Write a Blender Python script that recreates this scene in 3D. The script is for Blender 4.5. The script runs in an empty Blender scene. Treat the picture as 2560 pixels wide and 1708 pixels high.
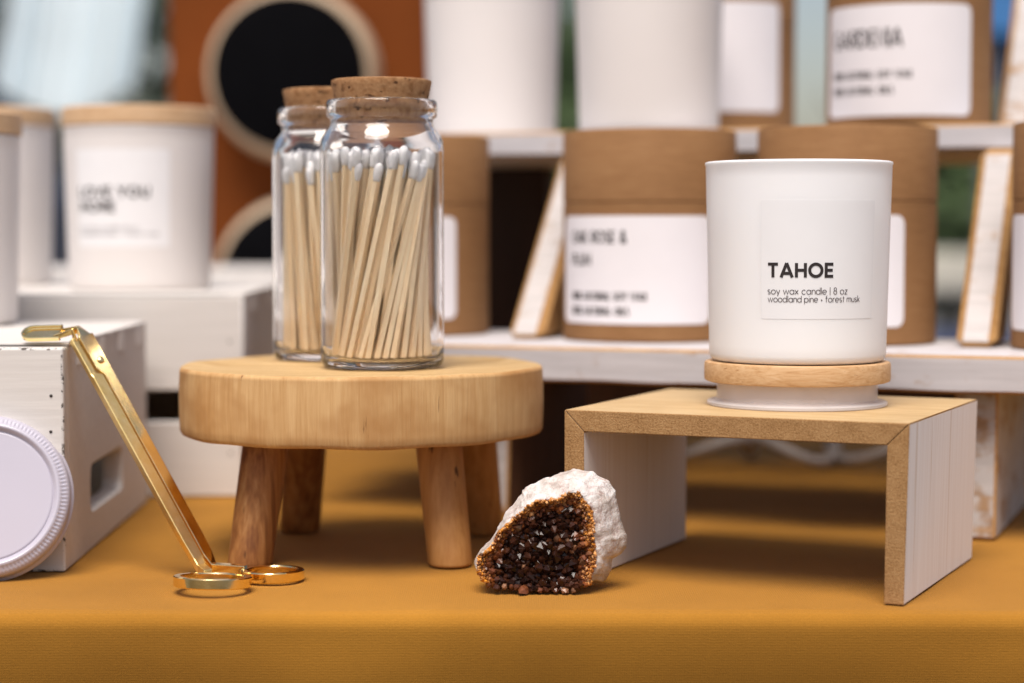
import bpy, bmesh, math, random
from math import sin, cos, pi, radians, atan2, sqrt, hypot
from mathutils import Vector, Matrix, noise as mnoise

rng = random.Random(11)
scene = bpy.context.scene
COL = scene.collection

ALB = .80       # keeps every painted and wooden surface in the range of real paints and woods
# ------------------------------------------------------------------ nodes
class G:
    def __init__(self, name):
        self.m = bpy.data.materials.new(name)
        self.m.use_nodes = True
        self.nt = self.m.node_tree
        self.nt.nodes.clear()
        self.out = self.nt.nodes.new('ShaderNodeOutputMaterial')
    def n(self, t, ins=None, **at):
        nd = self.nt.nodes.new('ShaderNode' + t)
        for k, v in at.items():
            setattr(nd, k, v)
        for k, v in (ins or {}).items():
            self.set(nd, k, v)
        return nd
    def set(self, nd, k, v):
        s = nd.inputs[k]
        if isinstance(v, bpy.types.NodeSocket):
            self.nt.links.new(v, s)
        else:
            if isinstance(v, (tuple, list)) and len(v) == 3 and s.type == 'RGBA':
                v = (*v, 1)
            s.default_value = v
    def obj(self):
        return self.n('TexCoord').outputs['Object']
    def uv(self):
        return self.n('TexCoord').outputs['UV']
    def map(self, v, scale=(1, 1, 1), loc=(0, 0, 0), rot=(0, 0, 0)):
        return self.n('Mapping', {'Vector': v, 'Scale': scale, 'Location': loc, 'Rotation': rot}).outputs['Vector']
    def noise(self, v, scale=5, detail=4, rough=.55, dist=0):
        return self.n('TexNoise', {'Vector': v, 'Scale': scale, 'Detail': detail, 'Roughness': rough, 'Distortion': dist}).outputs['Fac']
    def ramp(self, f, stops, interp='LINEAR'):
        r = self.n('ValToRGB', {'Fac': f})
        cr = r.color_ramp
        cr.interpolation = interp
        while len(cr.elements) < len(stops):
            cr.elements.new(.5)
        for e, (p, c) in zip(cr.elements, stops):
            e.position = p
            e.color = (*c, 1) if len(c) == 3 else c
        return r.outputs['Color']
    def sramp(self, f, a, b, lo=0., hi=1.):
        r = self.n('MapRange', {'Value': f, 'From Min': a, 'From Max': b, 'To Min': lo, 'To Max': hi})
        return r.outputs['Result']
    def mix(self, f, a, b, blend='MIX'):
        m = self.n('Mix', data_type='RGBA', blend_type=blend)
        m.clamp_factor = True
        self.set(m, 0, f)
        self.set(m, 6, a)
        self.set(m, 7, b)
        return m.outputs[2]
    def math(self, op, a, b=0.):
        m = self.n('Math', operation=op)
        self.set(m, 0, a)
        self.set(m, 1, b)
        return m.outputs[0]
    def bump(self, h, strength=.3, dist=.0005, normal=None):
        ins = {'Height': h, 'Strength': strength, 'Distance': dist}
        if normal is not None:
            ins['Normal'] = normal
        return self.n('Bump', ins).outputs['Normal']
    def bsdf(self, base, rough=.5, normal=None, **kw):
        if not kw.get('Metallic') and kw.get('Transmission Weight', 0) < .9:
            base = self.mix(1., base, (ALB, ALB, ALB), 'MULTIPLY')
        ins = {'Base Color': base, 'Roughness': rough}
        if normal is not None:
            ins['Normal'] = normal
        ins.update(kw)
        b = self.n('BsdfPrincipled', ins)
        self.nt.links.new(b.outputs[0], self.out.inputs[0])
        return b

M = {}

def simple(name, base, rough=.5, var=.06, vscale=40, bump=0., bscale=600, bdist=.0003, **kw):
    g = G(name)
    o = g.obj()
    f = g.noise(o, vscale, 3)
    dark = tuple(c * (1 - var) for c in base)
    light = tuple(min(1, c * (1 + var)) for c in base)
    col = g.mix(g.sramp(f, .3, .7), dark, light)
    nrm = g.bump(g.noise(o, bscale, 3), bump, bdist) if bump else None
    g.bsdf(col, rough, nrm, **kw)
    M[name] = g.m
    return g.m

# cloth -------------------------------------------------------------
def mk_cloth():
    g = G('mustard_cloth')
    uv = g.uv()
    o = g.obj()
    big = g.noise(o, 9, 4)
    fine = g.noise(g.map(uv, (1600, 1600, 1)), 1, 2)
    sx = g.n('TexWave', {'Vector': g.map(uv, (1, 1, 1)), 'Scale': 360., 'Distortion': 2.2, 'Detail': 2., 'Detail Scale': 1.5}, wave_type='BANDS', bands_direction='X').outputs['Fac']
    sy = g.n('TexWave', {'Vector': g.map(uv, (1, 1, 1)), 'Scale': 300., 'Distortion': 2.2, 'Detail': 2., 'Detail Scale': 1.5}, wave_type='BANDS', bands_direction='Y').outputs['Fac']
    weave = g.math('MULTIPLY', sx, sy)
    h = g.math('ADD', weave, g.math('MULTIPLY', fine, .9))
    c1 = g.mix(g.sramp(big, .3, .7), (.445, .198, .024), (.58, .266, .034))
    c2 = g.mix(g.sramp(h, .35, 1.15), g.mix(1., c1, (.74, .71, .64), 'MULTIPLY'), c1)
    fl = g.n('TexVoronoi', {'Vector': uv, 'Scale': 55.}, feature='F1')
    lint = g.sramp(fl.outputs['Distance'], .03, .016)
    pick = g.math('GREATER_THAN', g.n('SeparateColor', {'Color': fl.outputs['Color']}).outputs[0], .93)
    c3 = g.mix(g.math('MULTIPLY', lint, g.math('MULTIPLY', pick, .5)), c2, (.8, .72, .6))
    nrm = g.bump(h, .45, .0004)
    g.bsdf(c3, .9, nrm, **{'Sheen Weight': .12, 'Sheen Tint': (1, .8, .5, 1), 'Specular IOR Level': .15})
    M['cloth'] = g.m
mk_cloth()

def wood(name, stops, scale, rough=.6, seed=0, bump=.25, bdist=.0003, detail=6, cracks=None, blotch=None, dist=.4, knots=None):
    """grain stretched along the axis with the small scale value"""
    g = G(name)
    o = g.map(g.obj(), loc=(seed, seed * .37, seed * .11))
    a = g.noise(g.map(o, scale), 1, detail, .62, dist)
    b = g.noise(g.map(o, tuple(s * 3.7 for s in scale)), 1, 4, .6)
    f = g.math('ADD', g.math('MULTIPLY', a, .72), g.math('MULTIPLY', b, .28))
    col = g.ramp(f, stops)
    if blotch:
        bl = g.noise(o, blotch[0], 3)
        col = g.mix(g.math('MULTIPLY', g.sramp(bl, .43, .66), blotch[2]), col, blotch[1])
    if knots:
        kv = g.n('TexVoronoi', {'Vector': g.map(o, (1, 1, .7)), 'Scale': knots}, feature='F1')
        kd = g.math('ADD', kv.outputs['Distance'], g.math('MULTIPLY', g.math('SUBTRACT', b, .5), .06))
        on = g.math('GREATER_THAN', g.n('SeparateColor', {'Color': kv.outputs['Color']}).outputs[1], .78)
        col = g.mix(g.math('MULTIPLY', g.math('MULTIPLY', g.sramp(kd, .34, .05), on), .75), col, (.40, .20, .07))
        col = g.mix(g.math('MULTIPLY', g.math('MULTIPLY', g.sramp(kd, .062, .035), on), .9), col, (.07, .03, .012))
    h = f
    if cracks:
        c = g.noise(g.map(o, cracks[0]), 1, 3, .5)
        cr = g.sramp(c, cracks[1], cracks[1] + .04)
        col = g.mix(g.math('MULTIPLY', cr, .85), col, cracks[2])
        h = g.math('SUBTRACT', f, cr)
    g.bsdf(col, rough, g.bump(h, bump, bdist), **{'Specular IOR Level': .3})
    M[name] = g.m

wood('seat_side', [(.24, (.38, .19, .066)), (.40, (.61, .355, .145)), (.54, (.69, .425, .19)), (.74, (.78, .51, .25))],
     (480, 480, 17), .7, 3, .6, .0006, cracks=((330, 330, 30), .72, (.20, .09, .03)), blotch=(34, (.48, .24, .08), .85), knots=42.)
def mk_seat_top():
    g = G('seat_top')
    o = g.obj()
    w = g.noise(o, 22, 3)
    p = g.n('VectorMath', {0: o, 1: (.012, -.05, 0)}, operation='ADD').outputs[0]
    sep = g.n('SeparateXYZ', {'Vector': p})
    r = g.math('SQRT', g.math('ADD', g.math('MULTIPLY', sep.outputs[0], sep.outputs[0]), g.math('MULTIPLY', sep.outputs[1], sep.outputs[1])))
    rr = g.math('ADD', g.math('MULTIPLY', r, 95.), g.math('MULTIPLY', w, 2.2))
    ring = g.noise(g.n('CombineXYZ', {'X': rr, 'Y': 0., 'Z': 0.}).outputs[0], 1.3, 4)
    f2 = g.noise(o, 420, 3)
    col = g.ramp(ring, [(.3, (.44, .25, .09)), (.45, (.60, .39, .17)), (.7, (.74, .52, .27))])
    col = g.mix(g.math('MULTIPLY', g.sramp(f2, .55, .75), .35), col, (.36, .19, .07))
    g.bsdf(col, .6, g.bump(f2, .25, .0002), **{'Specular IOR Level': .3})
    M['seat_top'] = g.m
mk_seat_top()
LEGST = [(.3, (.10, .030, .009)), (.43, (.26, .100, .030)), (.56, (.43, .195, .062)), (.72, (.60, .34, .14))]
wood('leg_dark', LEGST, (260, 260, 7), .5, 9, .3, .0003, cracks=((300, 300, 18), .70, (.06, .022, .008)))
wood('leg_light', [(.25, (.32, .135, .036)), (.45, (.48, .23, .07)), (.65, (.60, .32, .115)), (.85, (.70, .42, .19))],
     (200, 200, 8), .5, 5, .3, .0003, cracks=((260, 260, 22), .665, (.05, .02, .008)))
wood('maple_ply', [(.3, (.50, .32, .14)), (.5, (.66, .46, .23)), (.75, (.78, .58, .33))], (16, 330, 330), .55, 2, .15, .0002, blotch=(40, (.50, .32, .14), .4))
wood('oak_lid', [(.22, (.40, .19, .07)), (.42, (.63, .37, .175)), (.58, (.74, .48, .26)), (.8, (.82, .58, .36))], (50, 260, 560), .55, 7, .45, .0003, dist=1.2,
     cracks=((240, 240, 900), .69, (.30, .13, .045)))
wood('candle_lid_wood', [(.25, (.44, .24, .11)), (.45, (.68, .44, .25)), (.7, (.80, .57, .36))], (26, 300, 420), .55, 4, .15, dist=1.5)
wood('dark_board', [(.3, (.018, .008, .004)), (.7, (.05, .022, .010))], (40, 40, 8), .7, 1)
wood('shade_wood', [(.3, (.05, .022, .010)), (.55, (.12, .058, .028)), (.8, (.20, .11, .06))], (60, 60, 9), .8, 2)  # dark brown that carries the under-shelf shade in its colour
wood('raw_wood', [(.25, (.30, .14, .045)), (.5, (.52, .29, .11)), (.8, (.66, .42, .19))], (60, 300, 300), .65, 6, .3)

def mk_stain():
    g = G('white_stain')
    o = g.obj()
    a = g.noise(g.map(o, (420, 420, 5)), 1, 5, .6)
    b = g.noise(g.map(o, (190, 190, 2.5), loc=(3, 1, 0)), 1, 3, .5)
    col = g.ramp(a, [(.3, (.90, .83, .79)), (.5, (.96, .91, .885)), (.7, (1.0, .965, .95))])
    line = g.sramp(b, .635, .665)
    col = g.mix(g.math('MULTIPLY', line, .42), col, (.60, .42, .28))
    g.bsdf(col, .65, g.bump(a, .2, .0002))
    M['white_stain'] = g.m
mk_stain()

def mk_mdf():
    g = G('mdf_edge')
    o = g.obj()
    a = g.noise(o, 1250, 4, .65)
    b = g.noise(o, 130, 4)
    c = g.noise(g.map(o, (300, 300, 1400)), 1, 3)
    f = g.math('ADD', g.math('MULTIPLY', a, .6), g.math('ADD', g.math('MULTIPLY', b, .2), g.math('MULTIPLY', c, .2)))
    col = g.ramp(f, [(.28, (.14, .065, .024)), (.44, (.34, .18, .070)), (.56, (.46, .265, .115)), (.74, (.63, .41, .21))])
    g.bsdf(col, .85, g.bump(f, .8, .0006), **{'Specular IOR Level': .15})
    M['mdf'] = g.m
mk_mdf()

def mk_rustic(name, white, amt, seed, grain=.82):
    g = G(name)
    o = g.map(g.obj(), loc=(seed, seed, seed))
    gr = g.noise(g.map(o, (14, 260, 260)), 1, 6, .6)
    wear = g.noise(o, 60, 6, .65)
    wood_c = g.ramp(gr, [(.3, (.22, .105, .040)), (.55, (.40, .22, .09)), (.8, (.55, .34, .16))])
    wc = g.mix(g.sramp(gr, .35, .65), tuple(c * grain for c in white), white)
    k = g.sramp(g.math('ADD', g.math('MULTIPLY', wear, .75), g.math('MULTIPLY', gr, .25)), amt, amt + .10)
    g.bsdf(g.mix(g.math('MULTIPLY', k, .85), wc, wood_c), .75, g.bump(gr, .4, .0005), **{'Specular IOR Level': .2})
    M[name] = g.m
mk_rustic('whitewash', (.70, .67, .69), .57, 1.3)
mk_rustic('whitewash_worn', (.66, .62, .61), .50, 4.1)
mk_rustic('support_wash', (.66, .62, .61), .54, 6.3)
mk_rustic('crate_paint', (.80, .76, .725), .70, 2.2, .93)
def mk_chip():
    g = G('chipped_edge')
    o = g.obj()
    a = g.noise(o, 260, 5, .7)
    col = g.mix(g.sramp(a, .53, .57), (.80, .77, .74), (.10, .085, .075))
    g.bsdf(col, .7, g.bump(a, .3, .0005))
    M['chip'] = g.m
mk_chip()

g = G('candle_white')
o_ = g.obj()
vo_ = g.n('TexVoronoi', {'Vector': o_, 'Scale': 150.}, feature='F1')
sp_ = g.math('MULTIPLY', g.sramp(vo_.outputs['Distance'], .075, .04), g.math('GREATER_THAN', g.n('SeparateColor', {'Color': vo_.outputs['Color']}).outputs[0], .955))
zz_ = g.n('SeparateXYZ', {'Vector': o_}).outputs[2]
sp_ = g.math('MULTIPLY', sp_, g.sramp(zz_, .016, .004, .12, .8))
bs_ = g.mix(g.noise(o_, 30, 3), (1.02, 1.0, 1.005), (1.05, 1.04, 1.05))
sm_ = g.noise(g.map(o_, (1, 1, .4)), 60, 4)
g.bsdf(g.mix(sp_, bs_, (.16, .12, .11)), g.sramp(sm_, .3, .7, .30, .46), None, **{'Subsurface Weight': .25, 'Subsurface Radius': (.01, .009, .008), 'Subsurface Scale': 1., 'Coat Weight': .10, 'Coat Roughness': .3})
M['candle_white'] = g.m
simple('paper', (.95, .92, .955), .55, .012, 60)
simple('candle_far', (.88, .832, .81), .42, .012, 30)
simple('clear_label', (.98, .97, .985), .34, .012, 60)
simple('ink', (.022, .014, .014), .6, .1)
simple('ink_soft', (.085, .06, .065), .6, .1)
simple('ink_grey', (.38, .36, .37), .6, .1)
simple('fresh_paint', (1.0, .985, .96), .6, .03)
simple('match_head', (1.15, 1.12, 1.14), .8, .05, 500, .5, 2500)
wood('match_wood', [(.25, (1.08, .75, .41)), (.5, (1.22, .95, .61)), (.75, (1.25, 1.1, .82))], (900, 900, 30), .65, 8, .2, .0002)
simple('enamel', (.57, .545, .64), .28, .02, 30, .06, 900, **{'Coat Weight': .25, 'Coat Roughness': .15})
simple('enamel_bead', (.60, .58, .65), .40, .15, 700)
simple('black_disc', (.004, .004, .005), .9, .1, **{'Specular IOR Level': .02})
simple('cream_rim', (.62, .47, .32), .6, .08)
simple('burnt_orange', (.185, .048, .008), .8, .12, 14, **{'Specular IOR Level': .12})
simple('slot_dark', (.020, .012, .008), .8)
simple('white_cord', (.55, .50, .48), .7, .1)

def mk_kraft():
    g = G('kraft')
    o = g.obj()
    a = g.noise(g.map(o, (60, 60, 900)), 1, 5, .65)
    b = g.noise(o, 900, 3)
    c = g.noise(o, 22, 3)
    f = g.math('ADD', g.math('MULTIPLY', a, .5), g.math('ADD', g.math('MULTIPLY', b, .25), g.math('MULTIPLY', c, .25)))
    col = g.ramp(f, [(.3, (.23, .108, .040)), (.5, (.32, .162, .066)), (.7, (.41, .225, .10))])
    g.bsdf(col, .75, g.bump(f, .3, .0003), **{'Specular IOR Level': .25})
    M['kraft'] = g.m
mk_kraft()

def mk_cork():
    g = G('cork')
    o = g.obj()
    v = g.n('TexVoronoi', {'Vector': g.map(o, (1, 1, 1.5)), 'Scale': 420., 'Randomness': 1.}, feature='F1')
    n1 = g.noise(o, 330, 5, .65)
    n2 = g.noise(g.map(o, (1, 1, 1.6), loc=(2, 3, 1)), 190, 4, .6)
    col = g.mix(g.sramp(v.outputs['Distance'], .1, .7), (.46, .235, .105), (.30, .135, .052))
    col = g.mix(g.sramp(n1, .35, .65), col, (.52, .29, .14))
    pit = g.sramp(n2, .60, .66)
    col = g.mix(g.math('MULTIPLY', pit, .85), col, (.075, .025, .010))
    h = g.math('SUBTRACT', n1, g.math('MULTIPLY', pit, 1.5))
    g.bsdf(col, .85, g.bump(h, .6, .0006), **{'Specular IOR Level': .2})
    M['cork'] = g.m
mk_cork()

g = G('glass')
g.bsdf((1., 1., 1.), .0, None, **{'Transmission Weight': 1., 'IOR': 1.45})
M['glass'] = g.m

def mk_silicone():
    g = G('silicone')
    o = g.obj()
    f = g.noise(o, 50, 2)
    d = g.n('BsdfPrincipled', {'Base Color': (.97, .92, .90, 1), 'Roughness': .28, 'Specular IOR Level': .5})
    tl = g.n('BsdfTranslucent', {'Color': (.82, .79, .83, 1)})
    m1 = g.n('MixShader', {0: .10, 1: d.outputs[0], 2: tl.outputs[0]})
    tr = g.n('BsdfTransparent', {'Color': (.97, .96, .98, 1)})
    m2 = g.n('MixShader', {0: g.sramp(f, .2, .8, .46, .58), 1: m1.outputs[0], 2: tr.outputs[0]})
    g.nt.links.new(m2.outputs[0], g.out.inputs[0])
    M['silicone'] = g.m
mk_silicone()

def mk_gold():
    g = G('gold')
    o = g.obj()
    a = g.noise(o, 120, 4)
    b = g.noise(o, 1500, 3)
    rough = g.sramp(a, .3, .7, .05, .15)
    col = g.mix(g.sramp(a, .3, .7), (.93, .70, .29), (.98, .80, .44))
    g.bsdf(col, rough, g.bump(b, .05, .0002), Metallic=1.)
    M['gold'] = g.m
    g = G('gold_satin')
    o = g.obj()
    a = g.noise(o, 300, 4)
    g.bsdf(g.mix(g.sramp(a, .3, .7), (.90, .66, .25), (.96, .76, .38)), .36, g.bump(a, .1, .0002), Metallic=1.)
    M['gold_satin'] = g.m
mk_gold()

simple('bed', (.30, .11, .02), .6, .6, 300)
def mk_rock():
    g = G('quartz_matrix')
    o = g.obj()
    a = g.noise(o, 130, 6, .65)
    b = g.noise(o, 420, 5, .7)
    c = g.noise(g.map(o, (1, 1, 1), loc=(1, 2, 3)), 75, 5, .6, 1.2)
    e = g.noise(g.map(o, (1.6, 1, 1), loc=(4, 1, 9)), 48, 3, .6)
    col = g.ramp(a, [(.30, (.38, .31, .27)), (.43, (.68, .60, .55)), (.56, (.84, .79, .76)), (.72, (.98, .95, .95))])
    vein = g.math('SUBTRACT', 1., g.sramp(g.math('ABSOLUTE', g.math('SUBTRACT', c, .5)), 0., .022))
    col = g.mix(g.math('MULTIPLY', vein, .5), col, (.36, .15, .13))
    col = g.mix(g.math('MULTIPLY', g.sramp(e, .50, .64), .7), col, (.44, .375, .31))
    h = g.math('ADD', a, g.math('MULTIPLY', b, .6))
    g.bsdf(col, g.sramp(b, .3, .7, .30, .62), g.bump(h, .95, .0014), **{'Subsurface Weight': .2, 'Subsurface Radius': (.004, .003, .0026), 'Subsurface Scale': 1.})
    M['rock'] = g.m
    g = G('citrine_crystal')
    att = g.n('Attribute', attribute_name='tint').outputs['Color']
    o = g.obj()
    n1 = g.noise(o, 700, 3)
    col = g.mix(g.sramp(n1, .4, .75, 0., .35), att, g.mix(1., att, (2.2, 2.0, 1.9), 'MULTIPLY'))
    g.bsdf(col, g.sramp(n1, .35, .7, .10, .34), g.bump(n1, .15, .0003), **{'IOR': 1.46, 'Transmission Weight': .22, 'Specular IOR Level': .27, 'Coat Weight': .0, 'Coat Roughness': .08})
    M['crystal'] = g.m
mk_rock()

# ------------------------------------------------------------------ mesh helpers
class MB:
    def __init__(self):
        self.v, self.f, self.mi, self.uvs = [], [], [], None
    def add(self, verts, faces, mi=0):
        b = len(self.v)
        self.v += [tuple(p) for p in verts]
        self.f += [tuple(i + b for i in f) for f in faces]
        self.mi += [mi] * len(faces)
        return b
    def box(self, x0, x1, y0, y1, z0, z1, mi=0):
        self.add([(x0, y0, z0), (x1, y0, z0), (x1, y1, z0), (x0, y1, z0), (x0, y0, z1), (x1, y0, z1), (x1, y1, z1), (x0, y1, z1)],
                 [(0, 3, 2, 1), (4, 5, 6, 7), (0, 1, 5, 4), (1, 2, 6, 5), (2, 3, 7, 6), (3, 0, 4, 7)], mi)
    def lathe(self, prof, n=64, mi=0, fr=None, close=False):
        """prof: list of (r,z); r==0 ends make poles. fr(theta,r,z)->(x,y,z) optional"""
        vs, fs, rows = [], [], []
        for r, z in prof:
            if r < 1e-9:
                rows.append([len(vs)])
                vs.append((0, 0, z))
            else:
                row = []
                for i in range(n):
                    t = 2 * pi * i / n
                    row.append(len(vs))
                    vs.append(fr(t, r, z) if fr else (r * cos(t), r * sin(t), z))
                rows.append(row)
        pairs = list(zip(rows, rows[1:]))
        if close:
            pairs.append((rows[-1], rows[0]))
        for a, b in pairs:
            if len(a) == 1 and len(b) == 1:
                continue
            for i in range(n):
                j = (i + 1) % n
                if len(a) == 1:
                    fs.append((a[0], b[j], b[i]))
                elif len(b) == 1:
                    fs.append((a[i], a[j], b[0]))
                else:
                    fs.append((a[i], a[j], b[j], b[i]))
        self.add(vs, fs, mi)
    def tube(self, pts, r, n=10, mi=0):
        pts = [Vector(p) for p in pts]
        rows, vs, fs = [], [], []
        up = Vector((.13, .2, 1)).normalized()
        for i, p in enumerate(pts):
            d = (pts[min(i + 1, len(pts) - 1)] - pts[max(i - 1, 0)]).normalized()
            s = d.cross(up)
            if s.length < 1e-4:
                s = d.cross(Vector((1, 0, 0)))
            s.normalize()
            u = s.cross(d)
            rr = r[i] if isinstance(r, (list, tuple)) else r
            rows.append([len(vs) + k for k in range(n)])
            vs += [p + s * rr * cos(2 * pi * k / n) + u * rr * sin(2 * pi * k / n) for k in range(n)]
        for a, b in zip(rows, rows[1:]):
            for k in range(n):
                fs.append((a[k], a[(k + 1) % n], b[(k + 1) % n], b[k]))
        fs.append(tuple(reversed(rows[0])))
        fs.append(tuple(rows[-1]))
        self.add(vs, fs, mi)
    def sweep(self, secs, mi=0):
        """secs: list of (p, s, n, s0, s1, n0, n1): rectangular sections"""
        vs, fs = [], []
        for p, s, n, s0, s1, n0, n1 in secs:
            for a, b in ((s0, n0), (s1, n0), (s1, n1), (s0, n1)):
                vs.append(p + s * a + n * b)
        for i in range(len(secs) - 1):
            o = i * 4
            for k in range(4):
                kk = (k + 1) % 4
                fs.append((o + k, o + kk, o + 4 + kk, o + 4 + k))
        fs.append((3, 2, 1, 0))
        o = (len(secs) - 1) * 4
        fs.append((o, o + 1, o + 2, o + 3))
        self.add(vs, fs, mi)
    def prism(self, poly, h0, h1, axis='y', mi=0):
        """poly: 2D points (a,b); axis y: (a,b)->x,z ; axis z: x,y ; axis x: y,z"""
        def P(a, b, h):
            return {'y': (a, h, b), 'z': (a, b, h), 'x': (h, a, b)}[axis]
        n = len(poly)
        vs = [P(a, b, h0) for a, b in poly] + [P(a, b, h1) for a, b in poly]
        fs = [tuple(range(n)), tuple(range(2 * n - 1, n - 1, -1))]
        fs += [(i, i + n, (i + 1) % n + n, (i + 1) % n) for i in range(n)]
        self.add(vs, fs, mi)
    def build(self, name, mats, parent=None, smooth=False, angle=None, bevel=0., bseg=2, bmat=-1, fix=True):
        me = bpy.data.meshes.new(name)
        me.from_pydata(self.v, [], self.f)
        if not isinstance(mats, (list, tuple)):
            mats = [mats]
        for m in mats:
            me.materials.append(M[m] if isinstance(m, str) else m)
        me.polygons.foreach_set('material_index', self.mi)
        if fix or bevel:
            bm = bmesh.new()
            bm.from_mesh(me)
            if fix:
                bmesh.ops.recalc_face_normals(bm, faces=bm.faces)
            if bevel:
                es = [e for e in bm.edges if len(e.link_faces) == 2 and e.calc_face_angle(0) > .6]
                kw = dict(geom=es, offset=bevel, segments=bseg, profile=.5, affect='EDGES', clamp_overlap=True)
                if bmat >= 0:
                    kw['material'] = bmat
                bmesh.ops.bevel(bm, **kw)
            bm.to_mesh(me)
            bm.free()
        if smooth:
            me.polygons.foreach_set('use_smooth', [True] * len(me.polygons))
            if angle:
                me.set_sharp_from_angle(angle=angle)
        o = bpy.data.objects.new(name, me)
        COL.objects.link(o)
        if parent:
            o.parent = parent
        return o

def tag(o, label=None, cat=None, group=None, kind=None):
    for k, v in (('label', label), ('category', cat), ('group', group), ('kind', kind)):
        if v:
            o[k] = v
    return o

def thing(name, label, cat, loc=(0, 0, 0), rz=0, group=None):
    o = bpy.data.objects.new(name, None)
    o.empty_display_size = .02
    COL.objects.link(o)
    o.location = loc
    o.rotation_euler = (0, 0, rz)
    return tag(o, label, cat, group)

def kids(o):
    return [c for c in bpy.data.objects if c.parent == o]

def dup(root, loc, rz, label, group=None):
    r = root.copy()
    COL.objects.link(r)
    r.location = loc
    r.rotation_euler = (0, 0, rz)
    r['label'] = label
    if group:
        r['group'] = group
    for ch in kids(root):
        c = ch.copy()
        COL.objects.link(c)
        c.parent = r
        for gc in kids(ch):
            d = gc.copy()
            COL.objects.link(d)
            d.parent = c
    return r

def curve_poly(name, loops, depth, mat, parent, matrix, bevel=0., bmat=None, smooth=False):
    """flat shape with holes, extruded: loops are 2D point lists"""
    cu = bpy.data.curves.new(name, 'CURVE')
    cu.dimensions = '2D'
    cu.fill_mode = 'BOTH'
    cu.extrude = depth / 2 - bevel
    cu.bevel_depth = bevel
    cu.bevel_resolution = 1
    cu.offset = -bevel
    for lp in loops:
        sp = cu.splines.new('POLY')
        sp.points.add(len(lp) - 1)
        for p, (a, b) in zip(sp.points, lp):
            p.co = (a, b, 0, 1)
        sp.use_cyclic_u = True
    tmp = bpy.data.objects.new(name, cu)
    me = bpy.data.meshes.new_from_object(tmp)
    bpy.data.objects.remove(tmp)
    bpy.data.curves.remove(cu)
    me.transform(matrix)
    me.materials.clear()
    me.materials.append(M[mat])
    me.update()
    o = bpy.data.objects.new(name, me)
    COL.objects.link(o)
    if parent:
        o.parent = parent
    return o

def rrect(x0, x1, y0, y1, r, n=6):
    pts = []
    for cx, cy, a0 in ((x1 - r, y0 + r, -90), (x1 - r, y1 - r, 0), (x0 + r, y1 - r, 90), (x0 + r, y0 + r, 180)):
        for k in range(n + 1):
            a = radians(a0 + 90 * k / n)
            pts.append((cx + r * cos(a), cy + r * sin(a)))
    return pts

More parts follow.
